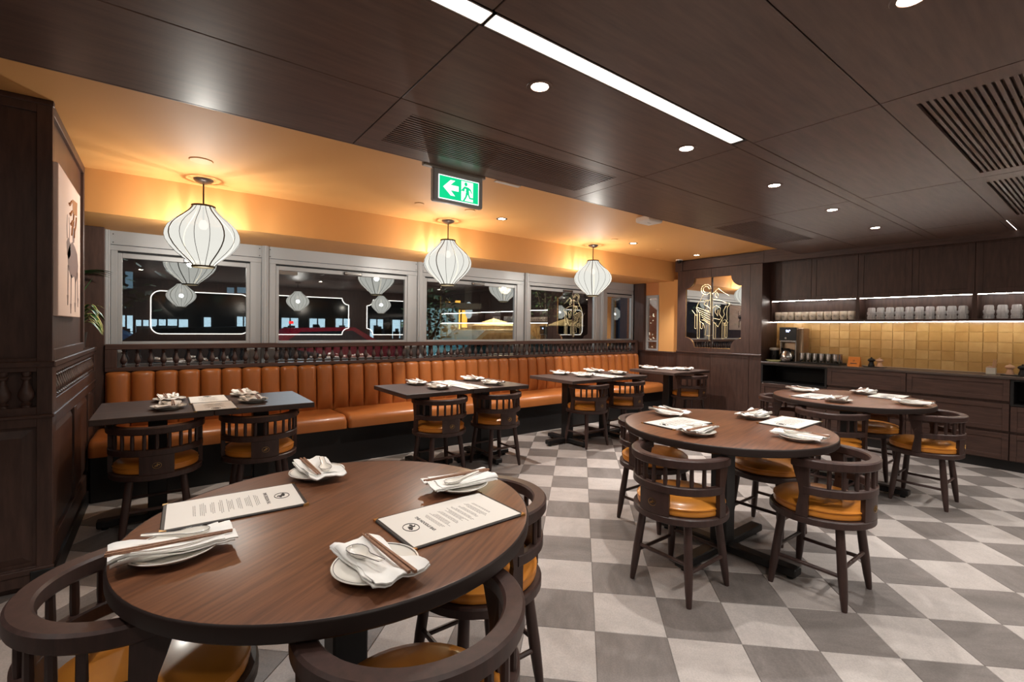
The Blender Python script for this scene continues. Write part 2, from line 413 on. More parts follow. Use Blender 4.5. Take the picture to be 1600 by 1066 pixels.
# ------------------------------------------------------------------ left box: panelled dark wood with turned spindles
XL = -0.42
wl = struct(obj('wall_box', MB().box(-1.6, XL - .075, 3.23, 4.39, 0, ZO).box(-1.6, XL - .075, 4.39, 5.16, 0, 1.06).mesh('wall_box', WOOD)))
wl.name = 'wall_left_box'
mb = MB()                                        # side face, upper framed field
pbox(mb, 'x', XL - .075, XL, 3.231, 3.24, 1.12, 2.355, .002); pbox(mb, 'x', XL - .075, XL, 4.34, 4.39, 1.12, 2.355, .002)
pbox(mb, 'x', XL - .075, XL, 3.24, 4.34, 2.305, 2.355, .002); pbox(mb, 'x', XL - .075, XL, 3.24, 4.34, 1.105, 1.16, .002)
part('panel_frame', mb, WOOD, wl)
part('panel_field', MB().box(XL - .075, XL - .016, 3.24, 4.34, 1.16, 2.305), WOOD, wl)
part('dado_rail', MB().box(XL - .20, XL + .012, 3.19, 5.12, 1.075, 1.105, .004), WOODY, wl)
mb = MB(); pbox(mb, 'x', XL - .075, XL, 3.231, 3.30, 0, 1.075, .002); pbox(mb, 'x', XL - .075, XL, 5.0, 5.12, 0, 1.075, .002)
pbox(mb, 'x', XL - .075, XL, 3.30, 5.0, 1.045, 1.075, .002); pbox(mb, 'x', XL - .075, XL, 3.30, 5.0, 0.78, 0.915, .002)
pbox(mb, 'x', XL - .075, XL, 3.30, 5.0, 0.10, 0.22, .002); pbox(mb, 'x', XL - .075, XL, 3.93, 4.03, 0.22, 0.78, .002); pbox(mb, 'x', XL - .075, XL, 4.62, 4.70, 0.22, 0.78, .002)
part('panel_frame', mb, WOOD, wl)
part('ledge', MB().box(XL - .02, XL + .008, 3.19, 5.05, 0.835, 0.848, .003), WOODY, wl)
for y0, y1 in ((3.30, 3.93), (4.03, 4.62), (4.70, 5.0)):
    part('panel_field', raised(MB().box(XL - .075, XL - .018, y0, y1, .22, .78), 'x', XL - .018, 1, y0 + .012, y1 - .012, .232, .768), WOOD, wl)
part('panel_field', MB().box(XL - .075, XL - .055, 3.30, 5.0, .915, 1.045), WOOD, wl)
bm_ = baluster_mesh('spindle', 0.13, 0.021, WOOD)
for i in range(26): obj('spindle', bm_, wl, (XL - .018, 3.335 + i * 0.0645, 0.915))
part('plinth', MB().box(XL - .075, XL + .012, 3.185, 4.52, 0, 0.10, .003), BLACKM, wl)
# front face (towards the camera)
YF = 3.2
mb = MB()
for u0, u1, z0, z1 in ((-.475, XL, .0, 2.355), (-1.6, -1.5, 0, 2.355), (-1.5, -.475, 2.295, 2.355), (-1.5, -.475, 1.055, 1.12), (-1.5, -.475, .79, .885), (-1.5, -.475, .03, .12)):
    pbox(mb, 'y', YF, YF + .03, u0, u1, z0, z1, .002)
part('panel_frame', mb, WOOD, wl)
part('panel_field', MB().box(-1.5, -.475, YF + .014, YF + .03, 1.12, 2.295), WOOD, wl)
part('panel_field', raised(MB().box(-1.5, -.475, YF + .02, YF + .03, .12, .79), 'y', YF + .02, -1, -1.48, -.49, .135, .775, .035), WOOD, wl)
part('ledge', MB().box(-1.6, XL + .008, YF - .012, YF + .01, .832, .848, .003), WOODH, wl)
part('ledge', MB().box(-1.6, XL + .006, YF - .008, YF + .01, .085, .112, .003), WOODH, wl)
bm2 = baluster_mesh('spindle', 0.17, 0.03, WOOD, 14)
for i in range(9): obj('spindle', bm2, wl, (-.511 - i * .077, YF + .014, .885))
part('crown', MB().box(-1.6, XL + .004, YF - .006, YF + .03, 2.335, 2.36, .002), WOOD, wl)
# post where the box meets the windows
trim(MB().box(-.60, -.365, 5.03, 5.15, 0, 2.06, .003).box(-.80, -.60, 5.06, 5.15, 0, 2.06), WOOD)

# ------------------------------------------------------------------ window wall
struct(obj('wall_back', MB().box(-.6, 6.46, YW, YW + .15, 0, 0.90).box(-.6, 6.46, YW + .02, YW + .15, 2.0, ZS + .02).mesh('wall_back', FRAMEG)))
wins = [(-.365, .790, -.275, .650, 0), (.790, 2.408, .905, 2.245, 0), (2.408, 4.005, 2.50, 3.835, 0), (4.005, 5.535, 4.095, 5.39, 0), (5.535, 6.36, 5.67, 6.28, 1)]
for i, (f0, f1, g0, g1, small) in enumerate(wins):
    w = struct(obj('window_%d' % (i + 1), None)); w.location = ((f0 + f1) / 2, YW, 0); cx = (f0 + f1) / 2
    f0 -= cx; f1 -= cx; g0 -= cx; g1 -= cx
    zt = 1.885 if not small else 1.87
    part('header_panel', MB().box(f0 + .028, f1 - .028, -.004, .03, 1.945, ZS, .002), FRAMEG, w)
    part('header_band', MB().box(f0 + .028, f1 - .028, -.002, .03, zt + .012, 1.941, .002), FRAMEG, w)
    for s0, s1 in ((f0 + .03, g0 - .018), (g1 + .018, f1 - .03)):
        part('side_frame', MB().box(s0, s1, .0, .05, .9, zt + .012, .003), FRAMEG, w)
    part('mullion', MB().box(f0 - .028, f0 + .028, -.03, .03, .9, ZS, .004).box(f0 - .012, f0 + .012, -.04, -.03, .9, ZS, .003), FRAMEG, w)
    part('shadow_gap', MB().box(g0 - .018, g1 + .018, .03, .06, zt - .004, zt + .012), FRAMED, w)
    fr = MB()
    fr.box(g0 - .018, g0 + .012, .012, .055, .92, zt - .004, .003); fr.box(g1 - .012, g1 + .018, .012, .055, .92, zt - .004, .003)
    fr.box(g0 + .012, g1 - .012, .012, .055, zt - .045, zt - .004, .003); fr.box(g0 + .012, g1 - .012, .012, .055, 1.10, 1.14, .003)
    fr.box(g0 + .012, g1 - .012, .012, .055, .92, .95, .003)
    part('sash', fr, FRAMEG, w)
    part('pane', MB().box(g0 + .012, g1 - .012, .032, .036, 1.14, zt - .045), GLASS, w)
    part('pane', MB().box(g0 + .012, g1 - .012, .032, .036, .95, 1.10), GLASS, w)
    if not small:
        mid = (g0 + g1) / 2 + .06
        h = part('handle', MB().box(mid - .09, mid + .09, -.014, -.004, zt - .040, zt - .016, .003), STEEL, w)
        part('handle_base', MB().box(mid - .095, mid - .06, -.004, .014, zt - .044, zt - .012, .002).box(mid + .06, mid + .095, -.004, .014, zt - .044, zt - .012, .002), BLACKP, h)
        for sx in (f0 + .045, f1 - .045):
            for sz in (1.962, 2.03):
                part('screw', MB().box(sx - .004, sx + .004, -.006, -.003, sz - .004, sz + .004), BLACKP, w)
part('mullion', MB().box(6.30, 6.36, -.03, .03, .9, ZS, .004), FRAMEG, w, loc=(-cx, 0, 0))

# ------------------------------------------------------------------ end wall (x = 6.36) with a narrow window, ochre paint and dado
XE = 6.36
wr = struct(obj('wall_right', MB().box(XE, XE + .12, 4.30, 4.68, .95, ZS + .02).mesh('wall_right', ORANGE)))
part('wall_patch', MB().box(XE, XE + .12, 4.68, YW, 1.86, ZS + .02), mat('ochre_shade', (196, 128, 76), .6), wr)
part('dado_panel', MB().box(XE, XE + .12, 4.28, YW + .15, 0, .93, .002), WOOD, wr)
part('dado_rail', MB().box(XE - .015, XE + .12, 4.28, YW, .93, .955, .004), WOODY, wr)
trim(MB().box(6.30, 6.40, 4.93, YW, .955, ZS, .003), WOOD)
w6 = struct(obj('window_6', None)); w6.location = (XE, 4.80, 0)
part('sash', MB().box(0, .05, -.13, -.085, .955, 1.86, .003).box(0, .05, .10, .13, .955, 1.86, .003).box(0, .05, -.085, .10, 1.82, 1.86, .003).box(0, .05, -.085, .10, .955, .985, .003), FRAMEG, w6)
part('pane', MB().box(.022, .026, -.085, .10, .985, 1.82), GLASS, w6)
part('rail', MB().box(.01, .04, -.085, .10, 1.10, 1.12, .002), FRAMEG, w6)

# ------------------------------------------------------------------ partition with shaped mirror and service-counter alcove
XP = 6.30; YP0, YP1 = 3.0, 4.29
pw = struct(obj('wall_partition', MB().box(XP + .03, 6.80, YP0, YP1, 0, ZO).mesh('wall_partition', WOOD)))
pw.name = 'wall_right_partition'
def ogee(y0, y1, z0, z1, r, n=10):
    pts = []
    for cy, cz, a0 in ((y0, z0, 90), (y1, z0, 180), (y1, z1, 270), (y0, z1, 360)):
        for k in range(n + 1):
            a = math.radians(a0 - 90 * k / n)
            pts.append((cy + r * math.cos(a), cz + r * math.sin(a)))
    return pts
MY0, MY1, MZ0, MZ1, MR = 3.283, 4.155, 1.04, 2.07, 0.15
hole = ogee(MY0, MY1, MZ0, MZ1, MR)
def strip_door(y0, y1):
    mb = MB()
    ys = sorted(set([y0, y1] + [y for y, z in hole if y0 < y < y1] + [v for v in (MY0, MY1) if y0 < v < y1]))
    def cut(y):
        if y <= MY0 + 1e-9 or y >= MY1 - 1e-9: return None
        dz = 0.0
        for c in (MY0, MY1):
            d = abs(y - c)
            if d < MR: dz = max(dz, math.sqrt(max(MR * MR - d * d, 0)))
        return MZ0 + dz, MZ1 - dz
    for a, b in zip(ys, ys[1:]):
        if b - a < 1e-6: continue
        m = cut((a + b) / 2)
        if m is None:
            mb.add([(XP, a, .985), (XP, b, .985), (XP, b, 2.195), (XP, a, 2.195)], [(0, 1, 2, 3)]); continue
        ca = cut(min(max(a, MY0 + 1e-6), MY1 - 1e-6)); cb = cut(min(max(b, MY0 + 1e-6), MY1 - 1e-6))
        for s_ in (0, 1):
            za, zb, zo = ca[s_], cb[s_], (.985, 2.195)[s_]
            mb.add([(XP, a, zo), (XP, b, zo), (XP, b, zb), (XP, a, za), (XP + .024, a, za), (XP + .024, b, zb)], [(0, 1, 2, 3), (3, 2, 5, 4)])
    # inner vertical reveals at the mirror's sides
    for yy in (MY0, MY1):
        if y0 < yy < y1: mb.add([(XP, yy, MZ0 + MR), (XP, yy, MZ1 - MR), (XP + .024, yy, MZ1 - MR), (XP + .024, yy, MZ0 + MR)], [(0, 1, 2, 3)])
    for yy in (y0, y1):
        mb.add([(XP, yy, .985), (XP, yy, 2.195), (XP + .024, yy, 2.195), (XP + .024, yy, .985)], [(0, 1, 2, 3)])
    return mb
part('door_leaf', strip_door(3.165, 3.728), WOOD, pw)
part('door_leaf', strip_door(3.732, YP1), WOOD, pw)
part('pilaster', MB().box(XP - .004, XP + .03, YP0, 3.161, .985, 2.195, .002), WOOD, pw)
mir = tag(obj('wall_mirror', None, None, (XP + .026, (MY0 + MY1) / 2, (MZ0 + MZ1) / 2)), 'mirror with scooped corners and gold line drawing set in the dark partition', 'mirror')
mc = ((MY0 + MY1) / 2, (MZ0 + MZ1) / 2)
part('glass', MB().prism([(y - mc[0], z - mc[1]) for y, z in hole], -.002, .002, 'x'), MIRROR, mir)
gold = mat('gold_line', (226, 208, 164), .45, .3)
part('edge_line', MB().tube([(-.004, y - mc[0], z - mc[1]) for y, z in hole + hole[:1]], .0045, 6, False), BRASS, mir)
part('seam', MB().box(-.004, -.001, -.002, .002, -.515, .515), INK, mir)
# line drawing: a rider in a broad hat seated on a standing ox (zoomed coordinates: u right 0..1, v down 0..1 over the mirror)
def mp(u, v): return (-.0045, (MY1 - u * (MY1 - MY0)) - mc[0], (MZ1 - v * (MZ1 - MZ0)) - mc[1])
draw = MB()
def stroke(pts, r=.0030): draw.tube([mp(*p) for p in pts], r, 5)
def loop(u0, u1, v0, v1): stroke([(u0, v0), (u0, v1 - .01), ((u0 + u1) / 2, v1), (u1, v1 - .01), (u1, v0)])
for k in range(0, 3, 2): stroke([(.38 + (.055 + .02 * k) * math.cos(a / 10 * 2 * PI), .17 + (.045 + .014 * k) * math.sin(a / 10 * 2 * PI)) for a in range(3 - k, 11)])
stroke([(.47, .21), (.50, .235), (.60, .165), (.68, .22), (.79, .275)]); stroke([(.56, .21), (.545, .27), (.585, .30), (.60, .26), (.575, .215)])
stroke([(.33, .24), (.27, .33), (.40, .33), (.50, .31), (.62, .33), (.74, .37), (.80, .38)])
stroke([(.40, .32), (.34, .38), (.42, .42), (.36, .46), (.44, .48)]); stroke([(.42, .33), (.40, .40), (.46, .45)])
for k in range(6): stroke([(.22 + .022 * k, .42 + .035 * k), (.34 + .012 * k, .46 + .036 * k), (.46, .505 + .033 * k)])
stroke([(.12, .46), (.20, .54), (.22, .50), (.20, .46)]); stroke([(.25, .34), (.20, .43), (.26, .50), (.27, .62), (.34, .66), (.36, .72)])
for u0, u1, v1 in ((.175, .215, .73), (.225, .265, .87), (.285, .325, .73), (.445, .48, .90), (.525, .56, .87), (.675, .71, .87), (.73, .76, .85)):
    loop(u0, u1, .52 if u1 < .3 else .64, v1)
stroke([(.50, .44), (.56, .40), (.64, .44), (.62, .52), (.66, .57), (.63, .60), (.52, .58), (.50, .62)]); stroke([(.52, .63), (.60, .70), (.66, .61), (.71, .53), (.69, .48), (.74, .41)])
stroke([(.80, .39), (.76, .43), (.75, .52), (.76, .60), (.71, .67), (.67, .62), (.72, .60), (.77, .64), (.75, .68), (.70, .68)])
stroke([(.56, .42), (.55, .50), (.59, .55), (.60, .46)]); stroke([(.40, .68), (.37, .82), (.44, .83), (.50, .82)])
stroke([(.30, .60), (.38, .62), (.46, .66)]); stroke([(.46, .20), (.465, .50)]); stroke([(.49, .22), (.495, .55)])
part('line_drawing', draw, gold, mir)
part('header', MB().box(XP - .012, XP + .03, YP0 - .02, YP1 + .015, 2.20, 2.345, .003), WOODY, pw)
part('header', MB().box(XP - .03, XP + .03, 4.20, YP1 + .03, 2.19, 2.352, .003), WOODY, pw)
part('dado_rail', MB().box(XP - .012, XP + .03, YP0, YP1 + .01, .955, .982, .004), WOODY, pw)
for y0, y1 in ((3.0, 3.163), (3.167, 3.728), (3.732, 4.29)):
    part('dado_panel', MB().box(XP, XP + .03, y0, y1, .08, .952, .002), WOOD, pw)
part('plinth', MB().box(XP + .01, XP + .03, 3.0, 4.29, 0, .08), BLACKM, pw)

# ================================================================== BANQUETTE
SY0, SY1 = 4.47, 4.97                                   # seat front, face of the back
bq = thing('banquette', 'long tan leather channel-back banquette under the windows', 'banquette', (-.36, SY0, 0))
BL = 6.63
part('plinth', MB().box(-.045, BL, .05, .62, 0, .33, .004), BLACKM, bq)
cush = [(-.055, 1.745), (1.75, 3.60), (3.605, 5.30), (5.305, BL)]
for a, b in cush:
    mb = MB()
    sec = [(.0, .335), (.0, .40), (.012, .435), (.04, .455), (.10, .462), (.3, .455), (.56, .45), (.56, .335)]
    n = len(sec); xs = [a + .002, a + .012, a + .035, b - .035, b - .012, b - .002]; sh = [.03, .010, 0, 0, .010, .03]
    vs = []
    for x, s_ in zip(xs, sh):
        vs += [(x, y + (s_ if y < .2 else 0), z - (s_ if z > .4 else 0)) for y, z in sec]
    fs = [tuple(range(n))[::-1], tuple(range(5 * n, 6 * n))]
    for i in range(5):
        for j in range(n): fs.append((i * n + j, i * n + (j + 1) % n, (i + 1) * n + (j + 1) % n, (i + 1) * n + j))
    part('seat_cushion', mb.add(vs, fs), LEATHER, bq, 50)
edges = [0.0]
brk = {10: .172, 22: .165, 33: .165}
while edges[-1] < BL - .08: edges.append(edges[-1] + brk.get(len(edges), .1582))
edges[-1] = BL - .01
def tuft_mesh(w):
    """one upholstered channel: full rounded front, pinched seams, slightly gathered top edge"""
    mb = MB(); nx = 10; zs = [.44, .46, .55, .65, .75, .82, .855, .875, .888, .896, .899]
    fw = [0, .3, .95, 1, 1, 1, .97, .90, .76, .50, .20]
    vs = []
    for z, k in zip(zs, fw):
        for i in range(nx + 1):
            u = -1 + 2 * i / nx
            bul = max(0, 1 - abs(u) ** 2.6) ** .55
            up = max(0, (z - .80) / .10)
            vs.append((u * (w / 2 - .0008), .052 - (.9 - z) * .09 - .050 * bul * k, z - .014 * up * abs(u) ** 5))
    N = nx + 1; R = len(zs)
    fs = [(r * N + i, r * N + i + 1, (r + 1) * N + i + 1, (r + 1) * N + i) for r in range(R - 1) for i in range(nx)]
    o = len(vs)
    vs += [(-w / 2 + .0008, .14, .885), (w / 2 - .0008, .14, .885), (-w / 2 + .0008, .14, .44), (w / 2 - .0008, .14, .44)]
    top = [(R - 1) * N + i for i in range(N)]
    fs += [tuple(top) + (o + 1, o), tuple(r * N for r in range(R)) + (o, o + 2), tuple(r * N + nx for r in range(R)) + (o + 1, o + 3), (o, o + 1, o + 3, o + 2)]
    return mb.add(vs, fs).mesh('back_channel', LEATHER, 60)
tm = {}
for a, b in zip(edges, edges[1:]):
    k = round(b - a, 4)
    if k not in tm: tm[k] = tuft_mesh(k)
    obj('back_channel', tm[k], bq, ((a + b) / 2, SY1 - SY0, 0))
part('back_board', MB().box(-.002, BL, .62, .655, 0.33, .895), WOOD, bq)
# spindle rail on top of the banquette
rl = thing('spindle_rail', 'dark wood gallery rail with turned spindles along the top of the banquette', 'railing', (-.362, 5.04, .90))
part('top_rail', MB().box(0, BL, -.03, .05, .178, .222, .004), WOODH, rl)
part('bottom_rail', MB().box(0, BL, -.03, .05, 0.0, .032, .003), WOODH, rl)
part('end_post', MB().box(0, .075, -.03, .05, .032, .178, .002), WOOD, rl)
part('end_post', MB().box(BL - .06, BL, -.03, .05, .032, .178, .002), WOOD, rl)
sp = baluster_mesh('spindle', .146, .0235, CHAIRW, 10)
n = 75
for i in range(n): obj('spindle', sp, rl, (.115 + i * (BL - .22) / (n - 1), .01, .032))

# ================================================================== CHAIRS
def emblem(mb, cx, cz, r, place, th=1.0):
    """oval ring around a small galloping-figure mark"""
    ring = [(cx + r * 1.25 * math.cos(a / 20 * 2 * PI), cz + r * math.sin(a / 20 * 2 * PI)) for a in range(21)]
    mb.tube([place(*p) for p in ring], r * .055 * th, 5, False)
    for st, w in (([(-.75, -.30), (-.45, -.05), (-.10, .02), (.15, .25), (.45, .30), (.70, .12)], .12), ([(-.40, -.05), (-.50, -.45)], .09), ([(-.05, .0), (-.18, -.42)], .09), ([(.10, .15), (.22, -.35)], .09), ([(.05, .2), (.0, .5), (.22, .62)], .10)):
        mb.tube([place(cx + u * r, cz + v * r) for u, v in st], r * w * th, 5)
CH = {}
def chair_meshes():
    R = .228
    CH['seat_frame'] = MB().lathe([(0, .373), (R - .004, .373), (R + .004, .378), (R + .004, .404), (R - .002, .410), (0, .410)], 40).mesh('seat_frame', CHAIRW, 40)
    Rc = R - .016
    CH['seat_cushion'] = MB().lathe([(0, .408), (Rc - .012, .408), (Rc - .001, .414), (Rc + .002, .428), (Rc - .002, .441), (Rc + .0035, .444), (Rc + .0035, .449), (Rc - .004, .452), (Rc - .012, .462), (Rc - .045, .473), (Rc - .10, .479), (0, .481)], 40).mesh('seat_cushion', AMBER, 45)
    legs = []
    for sx in (-1, 1):
        for sy in (-1, 1):
            t = Vector((sx * .128, sy * .128, .376)); b = Vector((sx * .166, sy * .166, 0.0))
            pts = [t.lerp(b, k) for k in (0, .12, .55, .8, .97, 1)]
            CH['leg', sx, sy] = MB().tube(pts, [.0185, .0195, .021, .018, .0135, .0115], 12).mesh('leg', CHAIRW, 40)
    def lp(sx, sy, z): return Vector((sx * .166, sy * .166, 0)).lerp(Vector((sx * .128, sy * .128, .376)), z / .376)
    k = 0
    for (a, b, z) in (((-1, -1), (-1, 1), .150), ((1, -1), (1, 1), .150), ((-1, 1), (1, 1), .185), ((-1, -1), (1, -1), .185)):
        CH['stretcher', k] = MB().tube([lp(*a, z), lp(*b, z)], .0095, 8).mesh('stretcher', CHAIRW, 40); k += 1
    r0, r1 = .198, .246
    CH['crest_rail'] = MB().arc(r0, r1, .645, .688, -90 - 101, -90 + 101, 40, .006).mesh('crest_rail', CHAIRW, 35)
    CH['lower_rail'] = MB().arc(.205, .236, .518, .556, -90 - 88, -90 + 88, 36, .004).mesh('lower_rail', CHAIRW, 35)
    CH['back_panel'] = MB().arc(.207, .231, .408, .52, -90 - 21, -90 + 21, 12, .002).mesh('back_panel', CHAIRW, 35)
    CH['spindle'] = MB().tube([(.2205, 0, .552), (.2205, 0, .58), (.221, 0, .65)], [.0088, .0105, .0092], 8).mesh('spindle', CHAIRW, 40)
    for s_ in (-1, 1):      # shaped arm posts, profile in (angle offset along the rim, z)
        prof = [(-1, .408), (12.5, .408), (11.5, .45), (9.5, .49), (8.5, .52), (10, .56), (13.5, .60), (17, .645), (-1.5, .645), (-2, .56), (-1, .50)]
        vs = []
        for rr in (.211, .234):
            for u, z in prof:
                a = math.radians(-90 + s_ * (84 + u)); vs.append((rr * math.cos(a), rr * math.sin(a), z))
        m = len(prof)
        CH['arm_post', s_] = MB().add(vs, [tuple(range(m)), tuple(range(m, 2 * m))[::-1]] + [(i, (i + 1) % m, m + (i + 1) % m, m + i) for i in range(m)]).mesh('arm_post', CHAIRW)
    mb = MB()
    def pl(u, v):
        a = math.radians(-90) + u / .231; return (.2322 * math.cos(a), .2322 * math.sin(a), v)
    emblem(mb, 0, .462, .017, pl)
    CH['emblem'] = mb.mesh('emblem', BRASS)
chair_meshes()
def chair(x, y, face, label, group):
    """face: direction (degrees from +Y, counter-clockwise) the sitter looks"""
    t = thing('barrel_chair', label, 'chair', (x, y, 0), math.radians(face), group)
    obj('seat_frame', CH['seat_frame'], t); obj('seat_cushion', CH['seat_cushion'], t)
    for sx in (-1, 1):
        for sy in (-1, 1): obj('leg', CH['leg', sx, sy], t)
    for k in range(4): obj('stretcher', CH['stretcher', k], t)
    obj('crest_rail', CH['crest_rail'], t); obj('lower_rail', CH['lower_rail'], t)
    bp = obj('back_panel', CH['back_panel'], t); obj('emblem', CH['emblem'], bp)
    for s_ in (-1, 1): obj('arm_post', CH['arm_post', s_], t)
    for k in range(-4, 5):
        o = obj('spindle', CH['spindle'], t); o.rotation_euler = (0, 0, math.radians(-90 + k * 15.5))
    return t
G1, G2 = 'barrel chairs around the round tables', 'barrel chairs along the banquette tables'
NR, MRD, FR_ = 'nearest round table', 'middle round table', 'far round table'
for x, y, fc, lb in (
    (-.02, 1.455, -90, 'dark barrel chair cropped at lower left, tan seat under the nearest round table'),
    (.44, .955, 0, 'dark barrel chair at the bottom edge, back to camera, at the nearest round table'),
    (.905, 1.43, 90, 'dark barrel chair at the right side of the nearest round table'),
    (2.106, 1.40, -90, 'dark barrel chair with gold emblem on its back, front left of the middle round table'),
    (2.66, .954, 0, 'dark barrel chair seen from its side at the front right of the middle round table'),
    (2.655, 1.968, 180, 'dark barrel chair at the left far side of the middle round table'),
    (3.10, 1.425, 90, 'dark barrel chair tucked behind the middle round table, only its tan seat showing below'),
    (4.136, 1.42, -90, 'dark barrel chair between the middle and far round tables, back to camera'),
    (4.665, .965, 0, 'dark barrel chair at the right of the far round table, nearest the drawers'),
    (4.63, 1.95, 180, 'dark barrel chair at the left end of the far round table, near the partition'),
    (5.12, 1.44, 90, 'dark barrel chair behind the far round table, tan seat before the drawers')):
    chair(x, y, fc, lb, G1)
for x, y, lb in (
    (-.02, 3.706, 'dark barrel chair at the left half of the leftmost banquette table'),
    (.551, 3.745, 'dark barrel chair at the right half of the leftmost banquette table'),
    (1.926, 3.690, 'dark barrel chair at the left half of the middle banquette table'),
    (2.513, 3.681, 'dark barrel chair at the right half of the middle banquette table'),
    (3.776, 3.720, 'dark barrel chair at the left half of the third banquette table'),
    (4.38, 3.700, 'dark barrel chair at the right half of the third banquette table'),
    (5.719, 3.70, 'dark barrel chair at the small corner table beside the partition')):
    chair(x, y, 0, lb, G2)

# ================================================================== TABLES
ZT = 0.737
TGR = math.radians(33)
def cross_base(t, z1, arm=.42):
    part('column', MB().box(-.05, .05, -.05, .05, .05, z1 - .012, .006), BLACKM, t)
    part('top_plate', MB().box(-.16, .16, -.16, .16, z1 - .012, z1, .002), BLACKM, t)
    for ax in (0, 1):
        mb = MB()
        if ax == 0: mb.box(-arm, arm, -.037, .037, .018, .062, .006)
        else: mb.box(-.037, .037, -arm, arm, .019, .061, .006)
        part('foot_beam', mb, BLACKM, t)
    gl = MB().lathe([(0, 0), (.018, 0), (.02, .019), (0, .019)], 12).mesh('glide', BLACKP, 40)
    for dx, dy in ((arm - .04, 0), (-arm + .04, 0), (0, arm - .04), (0, -arm + .04)): obj('glide', gl, t, (dx, dy, 0))
def round_table(x, y, r, label, tilt):
    t = thing('round_table', label, 'table', (x, y, 0), 0, 'round pedestal tables')
    h = .04
    part('table_top', MB().lathe([(0, ZT - .006), (r - .0055, ZT - .006), (r - .0055, ZT - .0005), (r - .007, ZT), (0, ZT)], 96), TABLEW, t, 30, rot=(0, 0, tilt))
    part('table_rim', MB().lathe([(0, ZT - h), (r - .006, ZT - h), (r, ZT - h + .006), (r, ZT - .006), (r - .0015, ZT - .002), (r - .004, ZT + .0003), (r - .0052, ZT - .0006), (r - .0052, ZT - .006), (0, ZT - .006)], 96), EDGEW, t, 30)
    cross_base(t, ZT - h)
    return t
round_table(.440, 1.425, .543, 'round walnut table nearest the camera with two open menus', TGR)
round_table(2.615, 1.455, .568, 'round walnut table in the middle of the room on checkered floor', math.radians(10))
round_table(4.62, 1.46, .568, 'round walnut table farthest right, before the drawer cabinets', math.radians(-5))
ZB = 0.747
def sq_table(x0, x1, px, label):
    t = thing('banquette_table', label, 'table', (px, 3.91, 0), 0, 'square tables along the banquette')
    y0, y1 = 3.545 - 3.91, 4.265 - 3.91
    part('table_top', MB().box(x0 - px + .0015, x1 - px - .0015, y0, y1, ZB - .036, ZB, .003), TABLED, t)
    cross_base(t, ZB - .036, .30)
    for sx in (x0 - px + .10, x1 - px - .10):
        hk = MB().tube([(sx, y0 + .05, ZB - .036), (sx, y0 + .05, ZB - .06), (sx, y0 + .035, ZB - .072), (sx, y0 + .02, ZB - .062)], .003, 6)
        part('bag_hook', hk, BLACKM, t)
for a in ((-.325, .265, -.018, 'dark square table, left half of the leftmost banquette pair'), (.265, .865, .575, 'dark square table, right half of the leftmost banquette pair'),
          (1.55, 2.18, 1.87, 'dark square table, left half of the middle banquette pair'), (2.18, 2.81, 2.515, 'dark square table, right half of the middle banquette pair'),
          (3.385, 4.0, 3.66, 'dark square table, left half of the third banquette pair'), (4.0, 4.615, 4.275, 'dark square table, right half of the third banquette pair'),
          (5.16, 5.98, 5.55, 'single dark square table in the corner beside the mirrored partition')):
    sq_table(*a)

# ================================================================== PLACE SETTINGS
PR = .096
PLATE = MB().lathe([(0, .003), (.050, .003), (.052, 0), (.056, 0), (.058, .004), (.078, .010), (PR - .002, .0185), (PR, .021), (PR - .0015, .0228), (.080, .0155), (.062, .009), (.045, .0075), (0, .0075)], 48).mesh('plate', WHITE, 50)
RIML = MB().lathe([(PR - .0062, .0213), (PR - .0048, .0219), (PR - .0050, .0224), (PR - .0064, .0218)], 48, closed=True).mesh('rim_line', LINE, 60)
def napkin_mesh(seed, L=.232, W=.125):
    """napkin folded in layers, lying across the plate: sags into the plate, bends over its rim, ends lift"""
    rnd = random.Random(seed); mb = MB()
    nx, ny = 10, 22
    ph = [rnd.uniform(0, 6.3) for _ in range(6)]; tw = rnd.uniform(-.10, .10); pin = rnd.uniform(.12, .30); sh = rnd.uniform(-.012, .012)
    layers = [(1.0, .0, 0.0), (.97, .010, .0042), (.93, -.012, .0086)]
    def surf(u, v, lay):
        k, off, dz = lay
        y = v * L / 2 * k + off
        wv = W / 2 * (1 - pin * math.exp(-(v / .45) ** 2)) * k
        x = u * wv + sh * v + tw * v * u * .03
        d = math.hypot(x, y)
        base = .0125 + .012 * min(d / PR, 1.0) ** 2
        over = max(0, abs(y) - PR)
        base += .004 * min(over / .01, 1) - over * (.18 + .12 * math.sin(ph[0] + v))
        edge = abs(u) ** 4
        wr = .0030 * math.sin(5 * u + ph[1] + 2 * v) * (0.3 + abs(v)) + .0022 * math.sin(9 * u + ph[2])
        curl = .010 * edge * max(0, math.sin(ph[3] + 2.2 * v)) * (1 if u > 0 else .4)
        return (x, y, base + dz + wr + curl)
    for li, lay in enumerate(layers):
        vs = [surf(-1 + 2 * i / nx, -1 + 2 * j / ny, lay) for j in range(ny + 1) for i in range(nx + 1)]
        th = .0030
        vs2 = [(x, y, z - th) for x, y, z in vs]
        N = nx + 1; M = len(vs); fs = []
        for j in range(ny):
            for i in range(nx):
                a = j * N + i; fs.append((a, a + 1, a + N + 1, a + N)); fs.append((M + a, M + a + N, M + a + N + 1, M + a + 1))
        bd = [i for i in range(N)] + [j * N + nx for j in range(1, ny + 1)] + [ny * N + i for i in range(nx - 1, -1, -1)] + [j * N for j in range(ny - 1, 0, -1)]
        for a, b in zip(bd, bd[1:] + bd[:1]): fs.append((a, M + a, M + b, b))
        mb.add(vs + vs2, fs)
    return mb.mesh('napkin', CLOTH, 70)
NAPS = [napkin_mesh(s_) for s_ in (3, 11, 23, 42)]
